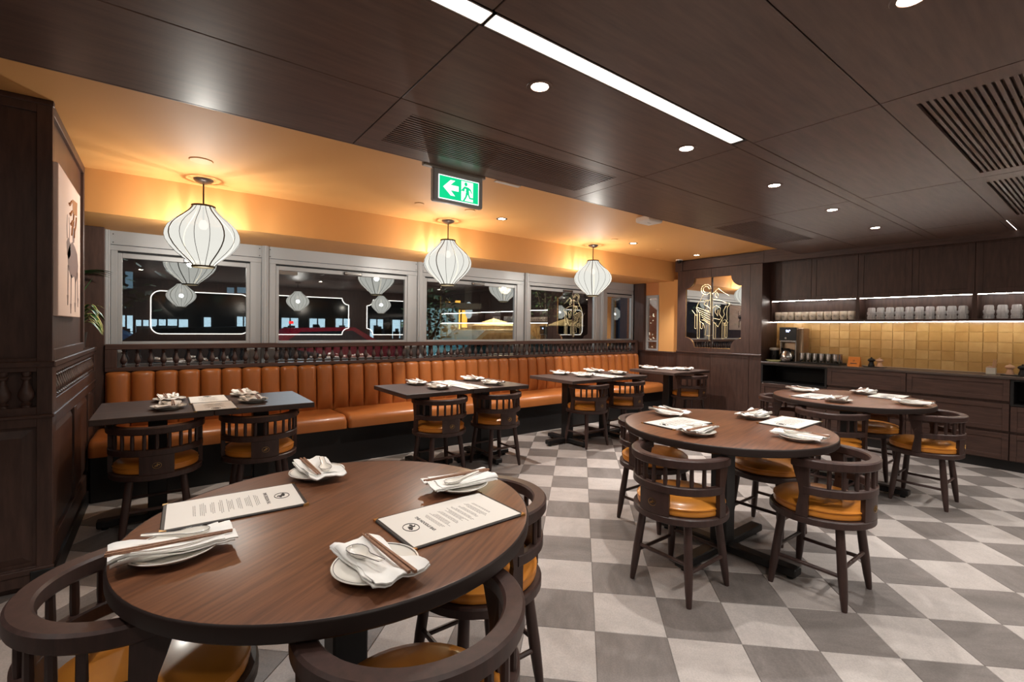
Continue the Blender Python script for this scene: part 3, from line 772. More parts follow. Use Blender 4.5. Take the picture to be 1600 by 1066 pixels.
def spoon_mesh():
    """oriental soup spoon: boat-shaped bowl and a channelled upturned handle; bowl towards +y"""
    mb = MB(); rows = []
    prof = [(.068, .004, .004), (.064, .014, .0), (.052, .0205, -.004), (.036, .022, -.006), (.020, .019, -.006), (.008, .0125, -.003), (-.004, .0095, .002), (-.025, .0088, .006), (-.045, .0085, .010), (-.062, .0080, .014), (-.068, .0074, .016)]
    n = 8; th = .0022
    outer = []; inner = []
    for y, w, zb in prof:
        ro = []; ri = []
        rim = .010 if y > 0 else .010 + (-y) * .10
        for i in range(n + 1):
            u = -1 + 2 * i / n
            z = zb + (rim - zb) * (abs(u) ** 2.2)
            ro.append((u * w, y, z)); ri.append((u * (w - th), y, z + th * (1 - abs(u)) + .0004))
        outer.append(ro); inner.append(ri)
    R = len(prof); N = n + 1
    vs = [p for r in outer for p in r] + [p for r in inner for p in r]; M = R * N; fs = []
    for r in range(R - 1):
        for i in range(n):
            a = r * N + i; fs.append((a, a + 1, a + N + 1, a + N)); fs.append((M + a, M + a + N, M + a + N + 1, M + a + 1))
        for i in (0, n):
            a = r * N + i; fs.append((a, a + N, M + a + N, M + a))
    for r in (0, R - 1):
        for i in range(n): a = r * N + i; fs.append((a, a + 1, M + a + 1, M + a))
    me = mb.add(vs, fs).mesh('spoon', WHITE, 60)
    rim = [outer[r][0] for r in range(R)]; rim2 = [outer[r][n] for r in range(R)]
    line = MB().tube([(x * .97, y, z + .0006) for x, y, z in rim[::-1] + rim2], .0008, 5, False).mesh('rim_line', LINE)
    return me, line
SPOON, SPOONL = spoon_mesh()
CHOP = MB().tube([(0, -.12, 0), (0, -.05, 0), (0, .12, 0)], [.0046, .0042, .0028], 4).mesh('chopstick', STICK)
SETN = [0]
def setting(x, y, z, rot, where, nap=None, w=1.0):
    """rot: degrees; local -y points to the diner"""
    i = SETN[0]; SETN[0] += 1
    rz = math.radians(rot); c, s_ = math.cos(rz), math.sin(rz)
    def W(u, v): return (x + u * c - v * s_, y + u * s_ + v * c)
    p = obj('plate', PLATE, None, (x, y, z), (0, 0, rz)); tag(p, 'white side plate with thin grey rim line, ' + where, 'plate', 'side plates'); obj('rim_line', RIML, p)
    r2 = random.Random(i + 5)
    nr = rz + r2.uniform(-.10, .10)
    nx, ny = W(r2.uniform(-.006, .006), r2.uniform(-.006, .006))
    nap_o = obj('napkin', NAPS[i % 4 if nap is None else nap], None, (nx, ny, z + .0035), (0, 0, nr)); tag(nap_o, 'folded white linen napkin on the plate, ' + where, 'napkin', 'folded napkins')
    sx, sy = W(-.022, .004)
    s1 = obj('soup_spoon', SPOON, None, (sx, sy, z + .0335), (math.radians(-2), 0, rz + r2.uniform(-.15, .15))); tag(s1, 'white ceramic soup spoon on the napkin, ' + where, 'spoon', 'soup spoons'); obj('rim_line', SPOONL, s1)
    a = r2.uniform(-.08, .08)
    for k in (0, 1):
        cx_, cy_ = W(.018 + .0098 * k, -.004 + r2.uniform(-.004, .004))
        ch = obj('chopstick', CHOP, None, (cx_, cy_, z + .0405), (0, 0, rz + a + .012 * k)); tag(ch, 'brown wooden chopstick ' + ('nearer the spoon, ', 'farther from the spoon, ')[k] + where, 'chopstick', 'chopstick pairs')
n1, n2, n3 = 'at the nearest round table', 'at the middle round table', 'at the far round table'
setting(.385, 1.035, ZT, 2, 'front right place ' + n1, 0)
setting(.025, 1.395, ZT, -90, 'left place ' + n1, 1)
setting(.455, 1.825, ZT, 180, 'back left place ' + n1, 2)
setting(.815, 1.405, ZT, 90, 'back right place ' + n1, 3)
setting(2.625, 1.83, ZT, 180, 'back left place ' + n2)
setting(2.995, 1.47, ZT, 90, 'back right place ' + n2)
setting(2.265, 1.41, ZT, -90, 'front left place ' + n2)
setting(2.59, 1.03, ZT, 0, 'front right place ' + n2)
setting(4.69, 1.855, ZT, 180, 'back left place ' + n3)
setting(5.02, 1.47, ZT, 90, 'back right place ' + n3)
setting(4.27, 1.42, ZT, -90, 'front left place ' + n3)
setting(4.58, 1.02, ZT, 0, 'front right place ' + n3)
for (tx, nm, sp_) in ((.0, 'at the leftmost banquette table', ((.045, 4.15), (.035, 3.775), (.505, 4.16), (.515, 3.80))), (0, 'at the middle banquette table', ((1.92, 4.14), (1.955, 3.76), (2.545, 4.16), (2.53, 3.755))),
                     (0, 'at the third banquette table', ((3.77, 4.16), (3.83, 3.82), (4.34, 4.17), (4.42, 3.82)))):
    for (x, y), pl_ in zip(sp_, ('back left place ', 'front left place ', 'back right place ', 'front right place ')):
        setting(x, y, ZB, 180 if 'back' in pl_ else 0, pl_ + nm)
setting(5.40, 4.13, ZB, 180, 'back place at the corner table'); setting(5.62, 3.72, ZB, 0, 'front place at the corner table')

# ------------------------------------------------------------------ menus
def text_mesh(txt, size, m, bold=0.0):
    cu = bpy.data.curves.new('title', 'FONT'); cu.body = txt; cu.size = size; cu.align_x = 'CENTER'; cu.align_y = 'CENTER'; cu.offset = bold; cu.extrude = 0.00025
    o = bpy.data.objects.new('tmp', cu); COL.objects.link(o)
    dg = bpy.context.evaluated_depsgraph_get(); me = bpy.data.meshes.new_from_object(o.evaluated_get(dg))
    bpy.data.objects.remove(o); me.materials.clear(); me.materials.append(m); return me
MW, ML = .118, .182                                # half sizes; text top towards -x local
COVERM = MB().box(-ML, ML, -MW, MW, 0, .0055, .002).mesh('cover', COVER)
SHEET = MB().box(-ML + .010, ML - .010, -MW + .008, MW - .008, .0055, .0062).mesh('sheet', PAPER)
TITLE = text_mesh('THE NOODLE BAR', .0135, INK, .0003)
def print_mesh():
    mb = MB(); rnd = random.Random(4)
    x = -.060
    for blk in (3, 4, 3, 4, 3, 3, 4, 2):
        for i in range(blk):
            w = rnd.uniform(.035, .062); sh = .0
            u = -w
            while u < w:
                l_ = rnd.uniform(.004, .012); mb.box(x, x + .0017, u, min(u + l_, w), .0062, .0064); u += l_ + .0022
            x += .0043
        x += .0085
    return mb.mesh('print', INKF)
PRINT = print_mesh()
mb = MB(); emblem(mb, 0, 0, .021, lambda u, v: (v - .125, u, .0066)); EMB = mb.mesh('emblem', INK)
CORN = MB().prism([(0, 0), (.016, 0), (0, .016)], -.0004, .0062).mesh('corner', BRASS)
def menu(x, y, z, rot, label, pages=1):
    t = thing('menu', label, 'menu', (x, y, z), math.radians(rot), 'menus on the tables')
    obj('cover', COVERM, t); obj('sheet', SHEET, t)
    o = obj('title', TITLE, t, (-.083, 0, .0063), (0, 0, -PI / 2)); obj('print', PRINT, t); obj('emblem', EMB, t)
    for sx, sy, a in ((-1, -1, 0), (1, -1, 90), (1, 1, 180), (-1, 1, 270)):
        obj('corner', CORN, t, (sx * (ML + .001), sy * (MW + .001), 0), (0, 0, math.radians(a)))
menu(.665, 1.198, ZT, 2.5, 'open cream menu with black edges on the right of the nearest table')
menu(.182, 1.665, ZT, 178, 'open cream menu with black edges on the left of the nearest table')
menu(2.43, 1.64, ZT, -3, 'cream menu at the left of the middle round table')
menu(3.02, 1.26, ZT, 2, 'cream menu at the right of the middle round table')
menu(4.43, 1.655, ZT, -3, 'cream menu at the left of the far round table')
menu(4.99, 1.28, ZT, 2, 'cream menu at the right of the far round table')
for x0, nm in ((.272, 'leftmost banquette table'), (2.235, 'middle banquette table'), (4.09, 'third banquette table')):
    menu(x0 - .004, 4.082, ZB, -90, 'cream menu nearer the windows on the ' + nm)
    menu(x0 + .006, 3.712, ZB, 90, 'cream menu nearer the chairs on the ' + nm)
menu(5.68, 3.99, ZB, 12, 'cream menu on the small corner table')

# ================================================================== SERVICE COUNTER
XC = 6.30; XU = 6.53; XT = 6.735; ZC = 0.892
units = [(3.0, 2.222), (2.222, 1.465), (1.465, .688), (.688, -.10), (-.10, -.90), (-.90, -1.75), (-1.75, -2.58)]
unames = ('base cabinet with open black niche under the coffee machine', 'dark drawer cabinet under the orange card', 'dark drawer cabinet under the toothpick box', 'dark cabinet with open niche at the right edge', 'dark drawer cabinet beyond the right edge, first', 'dark drawer cabinet beyond the right edge, second', 'dark drawer cabinet beyond the right edge, last')
for i, ((y1, y0), lb) in enumerate(zip(units, unames)):
    t = thing('base_cabinet', lb, 'cabinet', (XC, (y0 + y1) / 2, 0), 0, 'base cabinets of the service counter')
    h = (y1 - y0) / 2; niche = i in (0, 3)
    zt = .62 if niche else .868
    part('carcass', MB().box(.022, .43, -h + .001, h - .001, .095, zt), WOOD, t)
    if niche:
        part('niche', MB().box(.40, .43, -h, h, .62, .865).box(.002, .43, -h, -h + .022, .62, .865).box(.002, .43, h - .022, h, .62, .865).box(.002, .43, -h + .022, h - .022, .62, .635).box(.002, .43, -h + .022, h - .022, .85, .868), mat('niche_black', (22, 20, 20), .6), t)
    part('toe_kick', MB().box(.04, .43, -h, h, 0, .095), BLACKM, t)
    rows = [(.105, .352), (.378, .612)] if niche else [(.105, .352), (.378, .634), (.660, .868)]
    for a, b in rows:
        d = part('drawer_front', shaker(MB(), 'x', 0, -1, -h + .004, h - .004, a, b, .022, .045, .007), WOODY, t)
wt = part('worktop', MB().box(XC - .012, XT, -2.58, 3.0, .868, ZC, .003), mat('worktop_dark', (84, 72, 66), .38, var=((70, 58, 53), 4, (1, 1, 1))), None)
tag(wt, 'long dark service worktop below the ochre tiles', 'worktop')
# backsplash tiles
bs = struct(obj('wall_right', MB().box(XT + .006, XT + .10, -2.58, 3.0, 0, ZD + .05).mesh('wall_right', mat('tile_grout', (214, 178, 120), .7))))
tl = [MB().box(-.0045, .006, -.0535, .0535, -.0515, .0515, .003).mesh('wall_tile', m) for m in ZEL]
for j in range(5):
    for i in range(34):
        o = obj('wall_tile', tl[random.choice((0, 1, 1, 2, 3))], bs, (XT - .0005, 2.945 - i * .1083, ZC + .0535 + j * .1045))
        o.rotation_euler = (random.uniform(-.006, .006), random.uniform(-.012, .012), random.uniform(-.012, .012))
part('upstand', MB().box(XT - .010, XT + .006, -2.58, 3.0, ZC, ZC + .006), mat('upstand', (190, 170, 140), .5), bs)
# wall units
ZB0, ZB1, ZU0, ZU1 = 1.412, 1.445, 1.70, 2.25
wu = [(3.0, 1.992), (1.992, .98), (.98, -.04), (-.04, -1.06), (-1.06, -2.1)]
for i, (y1, y0) in enumerate(wu):
    t = thing('wall_cabinet', ('two-door wall cabinet above the row of mugs', 'two-door wall cabinet above the ten glasses', 'wall cabinet above the glasses at the right edge', 'two-door wall cabinet beyond the right edge, first', 'two-door wall cabinet beyond the right edge, last')[i], 'cabinet', (XU, (y0 + y1) / 2, 0), 0, 'wall cabinets')
    h = (y1 - y0) / 2
    part('carcass', MB().box(.022, XT - XU - .002, -h, h, ZU0, ZU1), WOOD, t)
    part('side_panel', MB().box(0, XT - XU - .002, -h, -h + .020, ZB1, ZU0, .001), WOOD, t)
    part('side_panel', MB().box(0, XT - XU - .002, h - .020, h, ZB1, ZU0, .001), WOOD, t)
    part('back_panel', MB().box(XT - XU - .012, XT - XU - .002, -h + .02, h - .02, ZB1, ZU0), WOOD, t)
    part('shelf', MB().box(0, XT - XU - .002, -h, h, ZB0 + .006, ZB1, .001), WOODY, t)
    for s_ in (0, 1):
        d = part('door', shaker(MB(), 'x', 0, -1, (-h + .002, .0015)[s_], (-.0015, h - .002)[s_], ZU0 - .004, ZU1, .022, .055, .006), WOOD, t)
    part('led_strip', MB().box(.004, .008, -h + .021, h - .021, ZU0 - .0085, ZU0 - .0045), LEDW, t)
    part('led_strip', MB().box(.004, .008, -h, h, ZB0 + .001, ZB0 + .006), LEDW, t)
trim(MB().box(XC - .008, XC + .03, -2.58, 3.0, 2.197, ZO, .002).box(XC + .03, XT, -2.58, 3.0, 2.255, ZO), WOODY)

# ------------------------------------------------------------------ mugs and glasses on the shelf
MUG = MB().lathe([(0, 0), (.033, 0), (.036, .004), (.0395, .055), (.0395, .102), (.0375, .104), (.036, .101), (.035, .01), (0, .008)], 24).mesh('mug_body', mat('mug_cream', (238, 228, 212), .35), 50)
MUGH = MB().tube([(0, -.036, .070), (0, -.054, .068), (0, -.060, .048), (0, -.052, .028), (0, -.036, .024)], .005, 6).mesh('handle', MATS['mug_cream'], 60)
mb = MB()
emblem(mb, 0, .047, .014, lambda u, v: (-.0398 * math.cos(u / .0398), .0398 * math.sin(u / .0398), v)); MUGE = mb.mesh('emblem', INK)
for i in range(11):
    t = thing('mug', ('leftmost' if i == 0 else 'rightmost' if i == 10 else ORD[i]) + (' cream mug' if i in (0, 10) else ' cream mug from the left') + ' in the row on the open shelf', 'mug', (6.595, 2.925 - i * .0855, ZB1), random.uniform(-.2, .2), 'cream mugs on the shelf')
    obj('mug_body', MUG, t); obj('handle', MUGH, t); obj('emblem', MUGE, t)
def faceted(rs, n=28):
    """cut-glass tumbler, upside down; alternate radii give facets"""
    mb = MB(); vs = []; 
    for z, r, k in rs:
        for i in range(n): 
            a = 2 * PI * i / n; q = r * (1 + (k if i % 2 else -k)); vs.append((q * math.cos(a), q * math.sin(a), z))
    fs = [(j * n + i, j * n + (i + 1) % n, (j + 1) * n + (i + 1) % n, (j + 1) * n + i) for j in range(len(rs) - 1) for i in range(n)]
    fs.append(tuple(range((len(rs) - 1) * n, len(rs) * n)))
    return mb.add(vs, fs)
CUTG = mat('cut_glass', (244, 244, 244), .05, trans=.45, ior=1.5)
TUM = faceted([(0, .0405, 0), (.003, .0415, .01), (.012, .0385, .10), (.024, .0405, .10), (.036, .038, .10), (.046, .0355, .03), (.054, .0345, .10), (.068, .034, .10), (.080, .033, .08), (.086, .0315, .03), (.088, .028, .0), (.080, .028, 0), (.030, .032, 0), (.002, .036, 0)], 20).mesh('tumbler', CUTG, 12)
for i in range(10):
    for k in (0, 1):
        o = obj('glass_tumbler', TUM, None, (6.60 + .0 * k, 1.872 - i * .0885, ZB1 + k * .050), (0, 0, random.uniform(0, 1)))
        tag(o, (('leftmost' if i == 0 else 'rightmost' if i == 9 else ORD[i] + ' from the left') + (', upper' if k else ', lower') + ' cut glass tumbler of the ten upturned pairs on the shelf'), 'glass', 'upturned cut glasses')
for i in range(4):
    for k in (0, 1):
        o = obj('glass_tumbler', TUM, None, (6.60, .885 - i * .098, ZB1 + k * .050), (0, 0, random.uniform(0, 1)))
        tag(o, (('leftmost', 'second', 'third', 'fourth')[i] + (', upper' if k else ', lower') + ' cut glass tumbler on the right edge shelf'), 'glass', 'upturned cut glasses')

# ------------------------------------------------------------------ things on the worktop
t = thing('coffee_machine', 'tall steel coffee brewer with black lit display panel on the worktop', 'coffee machine', (6.52, 2.71, ZC))
part('back_body', MB().box(-.02, .17, -.14, .10, 0, .45, .012), mat('brushed_steel', (176, 150, 124), .35, .8), t)
part('brew_head', MB().box(-.10, -.02, -.09, .11, .26, .45, .008), STEEL, t)
part('side_frame', MB().box(-.09, -.02, .095, .11, 0, .27, .004).box(-.09, -.02, -.09, -.075, 0, .27, .004), STEEL, t)
pn = part('control_panel', MB().box(-.108, -.099, -.095, .115, .285, .455, .014), BLACKP, t)
dg = obj('display_digits', text_mesh('96°', .040, emat('display_blue', (190, 205, 255), 3.0), .0008), pn, (-.1095, .005, .405), (PI / 2, 0, -PI / 2))
part('dial', MB().lathe([(0, 0), (.012, 0), (.012, .008), (0, .008)], 14), STEEL, pn, 40, loc=(-.108, .03, .315), rot=(0, -PI / 2, 0))
part('base_plate', MB().box(-.11, .17, -.11, .12, 0, .016, .004), BLACKP, t)
t = thing('thermal_carafe', 'round steel thermal carafe with black lid under the coffee brewer', 'carafe', (6.455, 2.745, ZC + .016))
part('body', MB().lathe([(0, 0), (.07, 0), (.082, .012), (.088, .05), (.080, .09), (.058, .125), (.05, .135), (0, .135)], 32), STEEL, t, 50)
part('lid', MB().lathe([(0, .132), (.052, .132), (.05, .15), (.035, .165), (0, .168)], 24), BLACKP, t, 50)
part('handle', MB().tube([(0, -.048, .145), (-.01, -.095, .14), (-.01, -.108, .09), (0, -.085, .04)], .011, 8), BLACKP, t, 60)
part('spout', MB().tube([(0, .04, .15), (0, .065, .165)], [.012, .008], 8), BLACKP, t, 60)
t = thing('coffee_grinder', 'small black grinder with pale lid left of the coffee brewer', 'grinder', (6.52, 2.925, ZC))
part('body', MB().lathe([(0, 0), (.058, 0), (.06, .01), (.052, .15), (0, .15)], 24), BLACKP, t, 40)
part('hopper_lid', MB().lathe([(0, .15), (.062, .150), (.066, .168), (.05, .182), (0, .186)], 24), mat('pale_plastic', (186, 180, 172), .4), t, 50)
part('knob', MB().lathe([(0, 0), (.012, 0), (.01, .012), (0, .012)], 12), BLACKP, t, 40, loc=(-.055, 0, .07), rot=(0, -PI / 2, 0))
o = part('spoon_rest', MB().tube([(0, .10, .018), (0, .06, .010), (0, 0, .008), (0, -.06, .010), (0, -.10, .020)], [.006, .014, .017, .014, .006], 10), mat('celadon', (186, 190, 140), .3), None, 60, loc=(6.40, 2.885, ZC + .004))
tag(o, 'pale green elongated spoon rest at the left front of the worktop', 'spoon rest')
t = thing('serving_tray', 'dark rimmed tray holding tall steel cups beside the brewer', 'tray', (6.50, 2.36, ZC))
part('base', MB().box(-.12, .12, -.24, .24, .001, .008, .003), mat('tray_dark', (58, 52, 34), .4), t)
part('rim', MB().box(-.12, -.112, -.24, .24, .006, .024, .002).box(.112, .12, -.24, .24, .006, .024, .002).box(-.112, .112, -.24, -.232, .006, .024, .002).box(-.112, .112, .232, .24, .006, .024, .002), BLACKP, t)
CUPM = mat('polished_cup', (235, 233, 228), .16, 1.0)
CUP = MB().lathe([(0, 0), (.028, 0), (.03, .004), (.033, .118), (.0345, .122), (.032, .122), (.0285, .006), (0, .006)], 20).mesh('tumbler_body', CUPM, 50)
k = 0
for r in range(2):
    for i in range(6):
        o = obj('steel_cup', CUP, None, (6.455 + r * .078, 2.555 - i * .074 - r * .018, ZC + .0085))
        tag(o, 'tall polished steel cup, ' + ('leftmost' if i == 0 else 'rightmost' if i == 5 else ORD[i] + ' from the left') + (' in the front row' if r == 0 else ' in the back row') + ' on the tray', 'cup', 'steel cups on the tray'); k += 1
o = part('card_sign', MB().prism([(-.03, 0), (-.027, 0), (.003, .105), (.03, 0), (.033, 0), (.005, .112), (.001, .112)], -.062, .062, 'y'), mat('orange_card', (226, 134, 52), .6), None, loc=(6.44, 1.985, ZC))
o.rotation_euler = (0, 0, -.1); tag(o, 'orange folded tent card on the worktop', 'card')
mb = MB(); emblem(mb, 0, 0, .010, lambda u, v: (-.0125 + v * .27, -u, .068 + v)); part('emblem', mb, INK, o)
part('print', MB().add([(-.0225 - .001, -.035, .033), (-.0225 - .001, .035, .033), (-.0205 - .001, .035, .041), (-.0205 - .001, -.035, .041)], [(0, 1, 2, 3)]), INK, o)
def mill(x, y, m, lab, s_=1.0):
    t = thing('spice_mill', lab, 'mill', (x, y, ZC + .009))
    part('body', MB().lathe([(0, 0), (.030, 0), (.032, .006), (.026, .025), (.020, .045), (.022, .055), (0, .055)], 20), m, t, 50)
    part('head', MB().lathe([(0, .055), (.022, .055), (.036, .066), (.037, .076), (.026, .088), (.010, .094), (0, .095)], 20), m, t, 50)
    part('knob', MB().lathe([(0, .094), (.008, .094), (.009, .103), (0, .107)], 12), m, t, 50)
PALEW = mat('pale_wood', (206, 160, 126), .45)
mill(6.50, 1.835, BLACKM, 'black pepper mill beside the orange card'); mill(6.50, 1.757, PALEW, 'pale wooden salt mill beside the orange card')
o = part('mill_tray', MB().box(-.055, .055, -.10, .10, 0, .009, .003), BLACKP, None, loc=(6.50, 1.80, ZC)); tag(o, 'small black tray under the mills near the orange card', 'tray')
mill(6.50, .715, PALEW, 'pale wooden salt mill at the right end of the worktop'); mill(6.50, .630, BLACKM, 'black pepper mill at the right end of the worktop')
o = part('mill_tray', MB().box(-.055, .055, -.10, .10, 0, .009, .003), BLACKP, None, loc=(6.50, .675, ZC)); tag(o, 'small black tray under the mills at the right end', 'tray')
t = thing('toothpick_box', 'small white square box holding wooden sticks on the worktop', 'box', (6.50, .845, ZC))
part('box', MB().box(-.034, .034, -.034, .034, 0, .005).box(-.034, -.030, -.034, .034, 0, .068, .001).box(.030, .034, -.034, .034, 0, .068, .001).box(-.03, .03, -.034, -.030, 0, .068, .001).box(-.03, .03, .030, .034, 0, .068, .001), mat('white_box', (214, 206, 190), .5), t)
rnd = random.Random(2)
for i in range(9):
    a, b = rnd.uniform(-.02, .02), rnd.uniform(-.024, .0) - .004
    part('stick', MB().tube([(a, b * .6, .006), (a * 1.2, b * 1.6 - .006 * i % .01, rnd.uniform(.12, .165))], .0022, 5), PALEW, t)
part('lid_spoon', MB().tube([(0, .032, .070), (0, .01, .076), (0, -.012, .070)], [.008, .012, .006], 8), PALEW, t, 60)

# ================================================================== LIGHT FITTINGS
def add_light(name, kind, loc, energy, color=(1, .93, .84), size=.05, spot=None, blend=.6, rot=(0, 0, 0)):
    L = bpy.data.lights.new(name, kind); L.energy = energy; L.color = color
    if kind == 'AREA': L.shape = 'RECTANGLE'; L.size, L.size_y = size
    else: L.shadow_soft_size = size
    if kind == 'SPOT': L.spot_size = math.radians(spot); L.spot_blend = blend
    return obj(name, L, None, loc, rot)
def linear_light(x0, x1, y0, y1, label):
    t = thing('linear_light', label, 'ceiling light', ((x0 + x1) / 2, (y0 + y1) / 2, ZD), 0, 'recessed linear lights')
    hx, hy = (x1 - x0) / 2, (y1 - y0) / 2
    part('diffuser', MB().box(-hx + .004, hx - .004, -hy + .008, hy - .008, .004, .008), LINW, t)
    part('housing', MB().box(-hx, hx, -hy, -hy + .006, -.001, .03).box(-hx, hx, hy - .006, hy, -.001, .03).box(hx - .004, hx, -hy, hy, -.001, .03).box(-hx, -hx + .004, -hy, hy, -.001, .03).box(-hx, hx, -hy, hy, .028, .03), STEEL, t)
    if x1 < 2.5 and x1 > 2.2: part('end_cap', MB().box(hx, hx + .03, -hy, hy, .002, .02, .001), BLACKP, t)
linear_light(-.805, .806, 1.212, 1.288, 'recessed linear ceiling light cropped at the top edge')
linear_light(.812, 2.33, 1.212, 1.288, 'long recessed linear ceiling light above the nearest round table')
linear_light(-2.4, -.815, 1.212, 1.288, 'recessed linear ceiling light left of the camera')
linear_light(5.68, 6.36, .64, .71, 'short recessed linear ceiling light by the right cabinets')
def downlight(x, y, z, m, label, power, group, spot=105, col=(1, .955, .905)):
    t = thing('downlight', label, 'downlight', (x, y, z), 0, group)
    part('ring', MB().lathe([(.034, -.0005), (.036, -.003), (.052, -.003), (.054, 0), (.052, .0005), (.036, .02), (.034, .02)], 28, closed=True), m, t, 40)
    part('lens', MB().lathe([(0, -.0015), (.0335, -.0015), (.0335, .0015), (0, .0015)], 24), DOWNE, t, 40)
    l = add_light('lamp', 'SPOT', (0, 0, -.012), power * DOWN_W, col, .022, spot, .55); l.parent = t
    return t
dn = ['nearest', 'second', 'third', 'fourth', 'farthest']
for i, x in enumerate((1.197, 2.21, 3.215, 4.20, 5.215)):
    downlight(x, 1.465, ZD, CEILW, dn[i] + ' round downlight in the row along the dark ceiling', 20 if i == 0 else 38, 'downlights in the dark ceiling')
for i, x in enumerate((-1.8, -.8, .2)):
    downlight(x, 1.465, ZD, CEILW, 'round downlight of the dark ceiling row left of the camera, ' + dn[i], 16, 'downlights in the dark ceiling')
for i, x in enumerate((-1.3, -.3, .72, 1.73, 2.74, 3.75, 4.76, 5.6)):  # unseen row added to brighten the floor on the right
    downlight(x, -.45, ZD, CEILW, 'added unseen downlight, second row overhead, ' + ('first', 'second', 'third', 'fourth', 'fifth', 'sixth', 'seventh', 'eighth')[i], 24 if x > 1 else 5, 'downlights in the dark ceiling')
downlight(1.717, .405, ZD, CEILW, 'round downlight cropped by the top edge at right', 20, 'downlights in the dark ceiling')
for i, (x, lb) in enumerate(((.62, 'round downlight in the ochre ceiling left of the exit sign'), (2.63, 'round downlight in the ochre ceiling just right of the exit sign'), (4.61, 'round downlight in the ochre ceiling beyond the farthest lantern'), (5.99, 'round downlight in the ochre ceiling near the camera dome'))):
    if i == 0: continue
    downlight(x, 3.78, ZO, BLACKM, lb, 85, 'downlights in the ochre ceiling', 100)

# silk lanterns
SH = [(.070, 0), (.074, -.012), (.094, -.040), (.130, -.075), (.176, -.115), (.212, -.155), (.230, -.195), (.2345, -.228), (.227, -.262), (.204, -.302), (.168, -.342), (.128, -.378), (.094, -.408), (.076, -.428), (.070, -.440)]
SHADE = shade_mat('silk_shade', (252, 250, 240), 0.48, 0.12)
SHADE2 = shade_mat('silk_disc', (252, 250, 240), 0.8, 0.22)
RIBM = mat('rib_wire', (34, 30, 24), .7); RIBT = mat('rib_bamboo', (64, 55, 34), .7)
shade_me = MB().lathe(SH, 48).mesh('shade', SHADE, 60)
ribs = {}
def ribmesh(thick):
    return MB().tube([(r + .0015, 0, z) for r, z in SH], .0042 if thick else .0018, 5).mesh('rib', RIBT if thick else RIBM, 60)
rib_a, rib_b = ribmesh(True), ribmesh(False)
ringm = MB().lathe([(.066, -.006), (.075, -.006), (.076, .006), (.074, .008), (.066, .008)], 40, closed=True).mesh('ring', RIBT, 40)
BULB = emat('bulb', (255, 240, 220), 1.6)
for i, (x, yy, lb) in enumerate(((.241, 4.2, 'large white silk lantern hanging at left over the leftmost banquette table'), (2.268, 4.2, 'white silk lantern hanging below the exit sign, middle of the three'), (4.34, 4.2, 'white silk lantern hanging farthest right, smallest of the three'), (.29, -.62, 'white silk lantern behind the camera, left one'), (2.4, -1.0, 'white silk lantern behind the camera, middle one'), (4.3, -1.0, 'white silk lantern behind the camera, right one'))):
    t = thing('silk_lantern', lb, 'lantern', (x, yy, 2.16 if yy > 0 else 2.16 - .10), .2 + .1 * i, 'white silk lanterns')
    obj('shade', shade_me, t); obj('ring', ringm, t); obj('ring', ringm, t, (0, 0, -.442))
    for k in range(16):
        obj('rib', rib_a if k % 4 == 0 else rib_b, t, None, (0, 0, 2 * PI * k / 16 + .3))
    part('rod', MB().tube([(0, 0, -.10), (0, 0, .185)], .0055, 8), mat('rod_bronze', (66, 56, 48), .4, .5), t, 60)
    part('canopy', MB().lathe([(0, .165), (.022, .168), (.050, .180), (.062, .192), (.064, .20), (0, .20)], 32), mat('canopy_bronze', (110, 98, 92), .35, .6), t, 50)
    part('bulb', MB().lathe([(0, -.17), (.02, -.165), (.03, -.145), (.028, -.125), (.016, -.10), (0, -.098)], 20), BULB, t, 60)
    for zz in (-.004, -.437): part('diffuser', MB().lathe([(0, zz), (.069, zz)], 32), SHADE2, t, 60)  # upper disc added to weaken the lamp's pool on the ceiling
    part('spider', MB().tube([(-.07, 0, 0), (.07, 0, 0)], .002, 6).tube([(0, -.07, 0), (0, .07, 0)], .002, 6), RIBM, t)
    l = add_light('lamp', 'POINT', (0, 0, -.226), (116 if yy > 0 else 60) * LANTERN_W, (1, .965, .90), .03); l.parent = t

# ------------------------------------------------------------------ ceiling devices
t = thing('exit_sign', 'lit green exit sign with white arrow and running figure, hung from the ceiling edge', 'exit sign', (1.459, 2.585, 2.154))
hx, hz = .176, .10
part('housing', MB().box(-hx, hx, -.02, .02, -hz, hz, .008), mat('sign_grey', (168, 166, 162), .45), t)
part('face', MB().box(-.142, .142, -.0225, -.019, -.082, .062), emat('sign_white', (236, 250, 246), 1.0), t)
GRN = emat('sign_green', (16, 172, 112), 1.0)
part('green_field', MB().box(-.137, .137, -.0235, -.0222, -.077, .057), GRN, t)
wh = MATS['sign_white']
part('arrow', MB().prism([(-.112, -.008), (-.062, .040), (-.030, .040), (-.062, .010), (-.006, .010), (-.006, -.022), (-.062, -.022), (-.030, -.054), (-.060, -.054)], -.0242, -.0234, 'y'), wh, t)
part('doorway', MB().prism([(.014, -.070), (.014, .050), (.098, .050), (.098, .0), (.098, -.070)], -.0242, -.0234, 'y'), wh, t)
fig = MB()
fig.prism([(.046 + .011 * math.cos(a * PI / 6), .034 + .0125 * math.sin(a * PI / 6)) for a in range(12)], -.0250, -.0241, 'y')
for pl_ in ([(.036, .020), (.066, .016), (.082, .006), (.092, -.016), (.086, -.018), (.076, -.002), (.068, .0), (.070, -.024), (.058, -.028), (.046, -.012), (.048, .004), (.040, .006), (.032, -.004), (.014, -.006), (.014, -.012), (.036, -.012)],
            [(.058, -.026), (.070, -.024), (.078, -.044), (.106, -.044), (.106, -.054), (.072, -.054)], [(.046, -.016), (.060, -.024), (.054, -.044), (.036, -.072), (.024, -.072), (.042, -.042)]):
    fig.prism(pl_, -.0250, -.0241, 'y')
part('running_figure', fig, GRN, t)
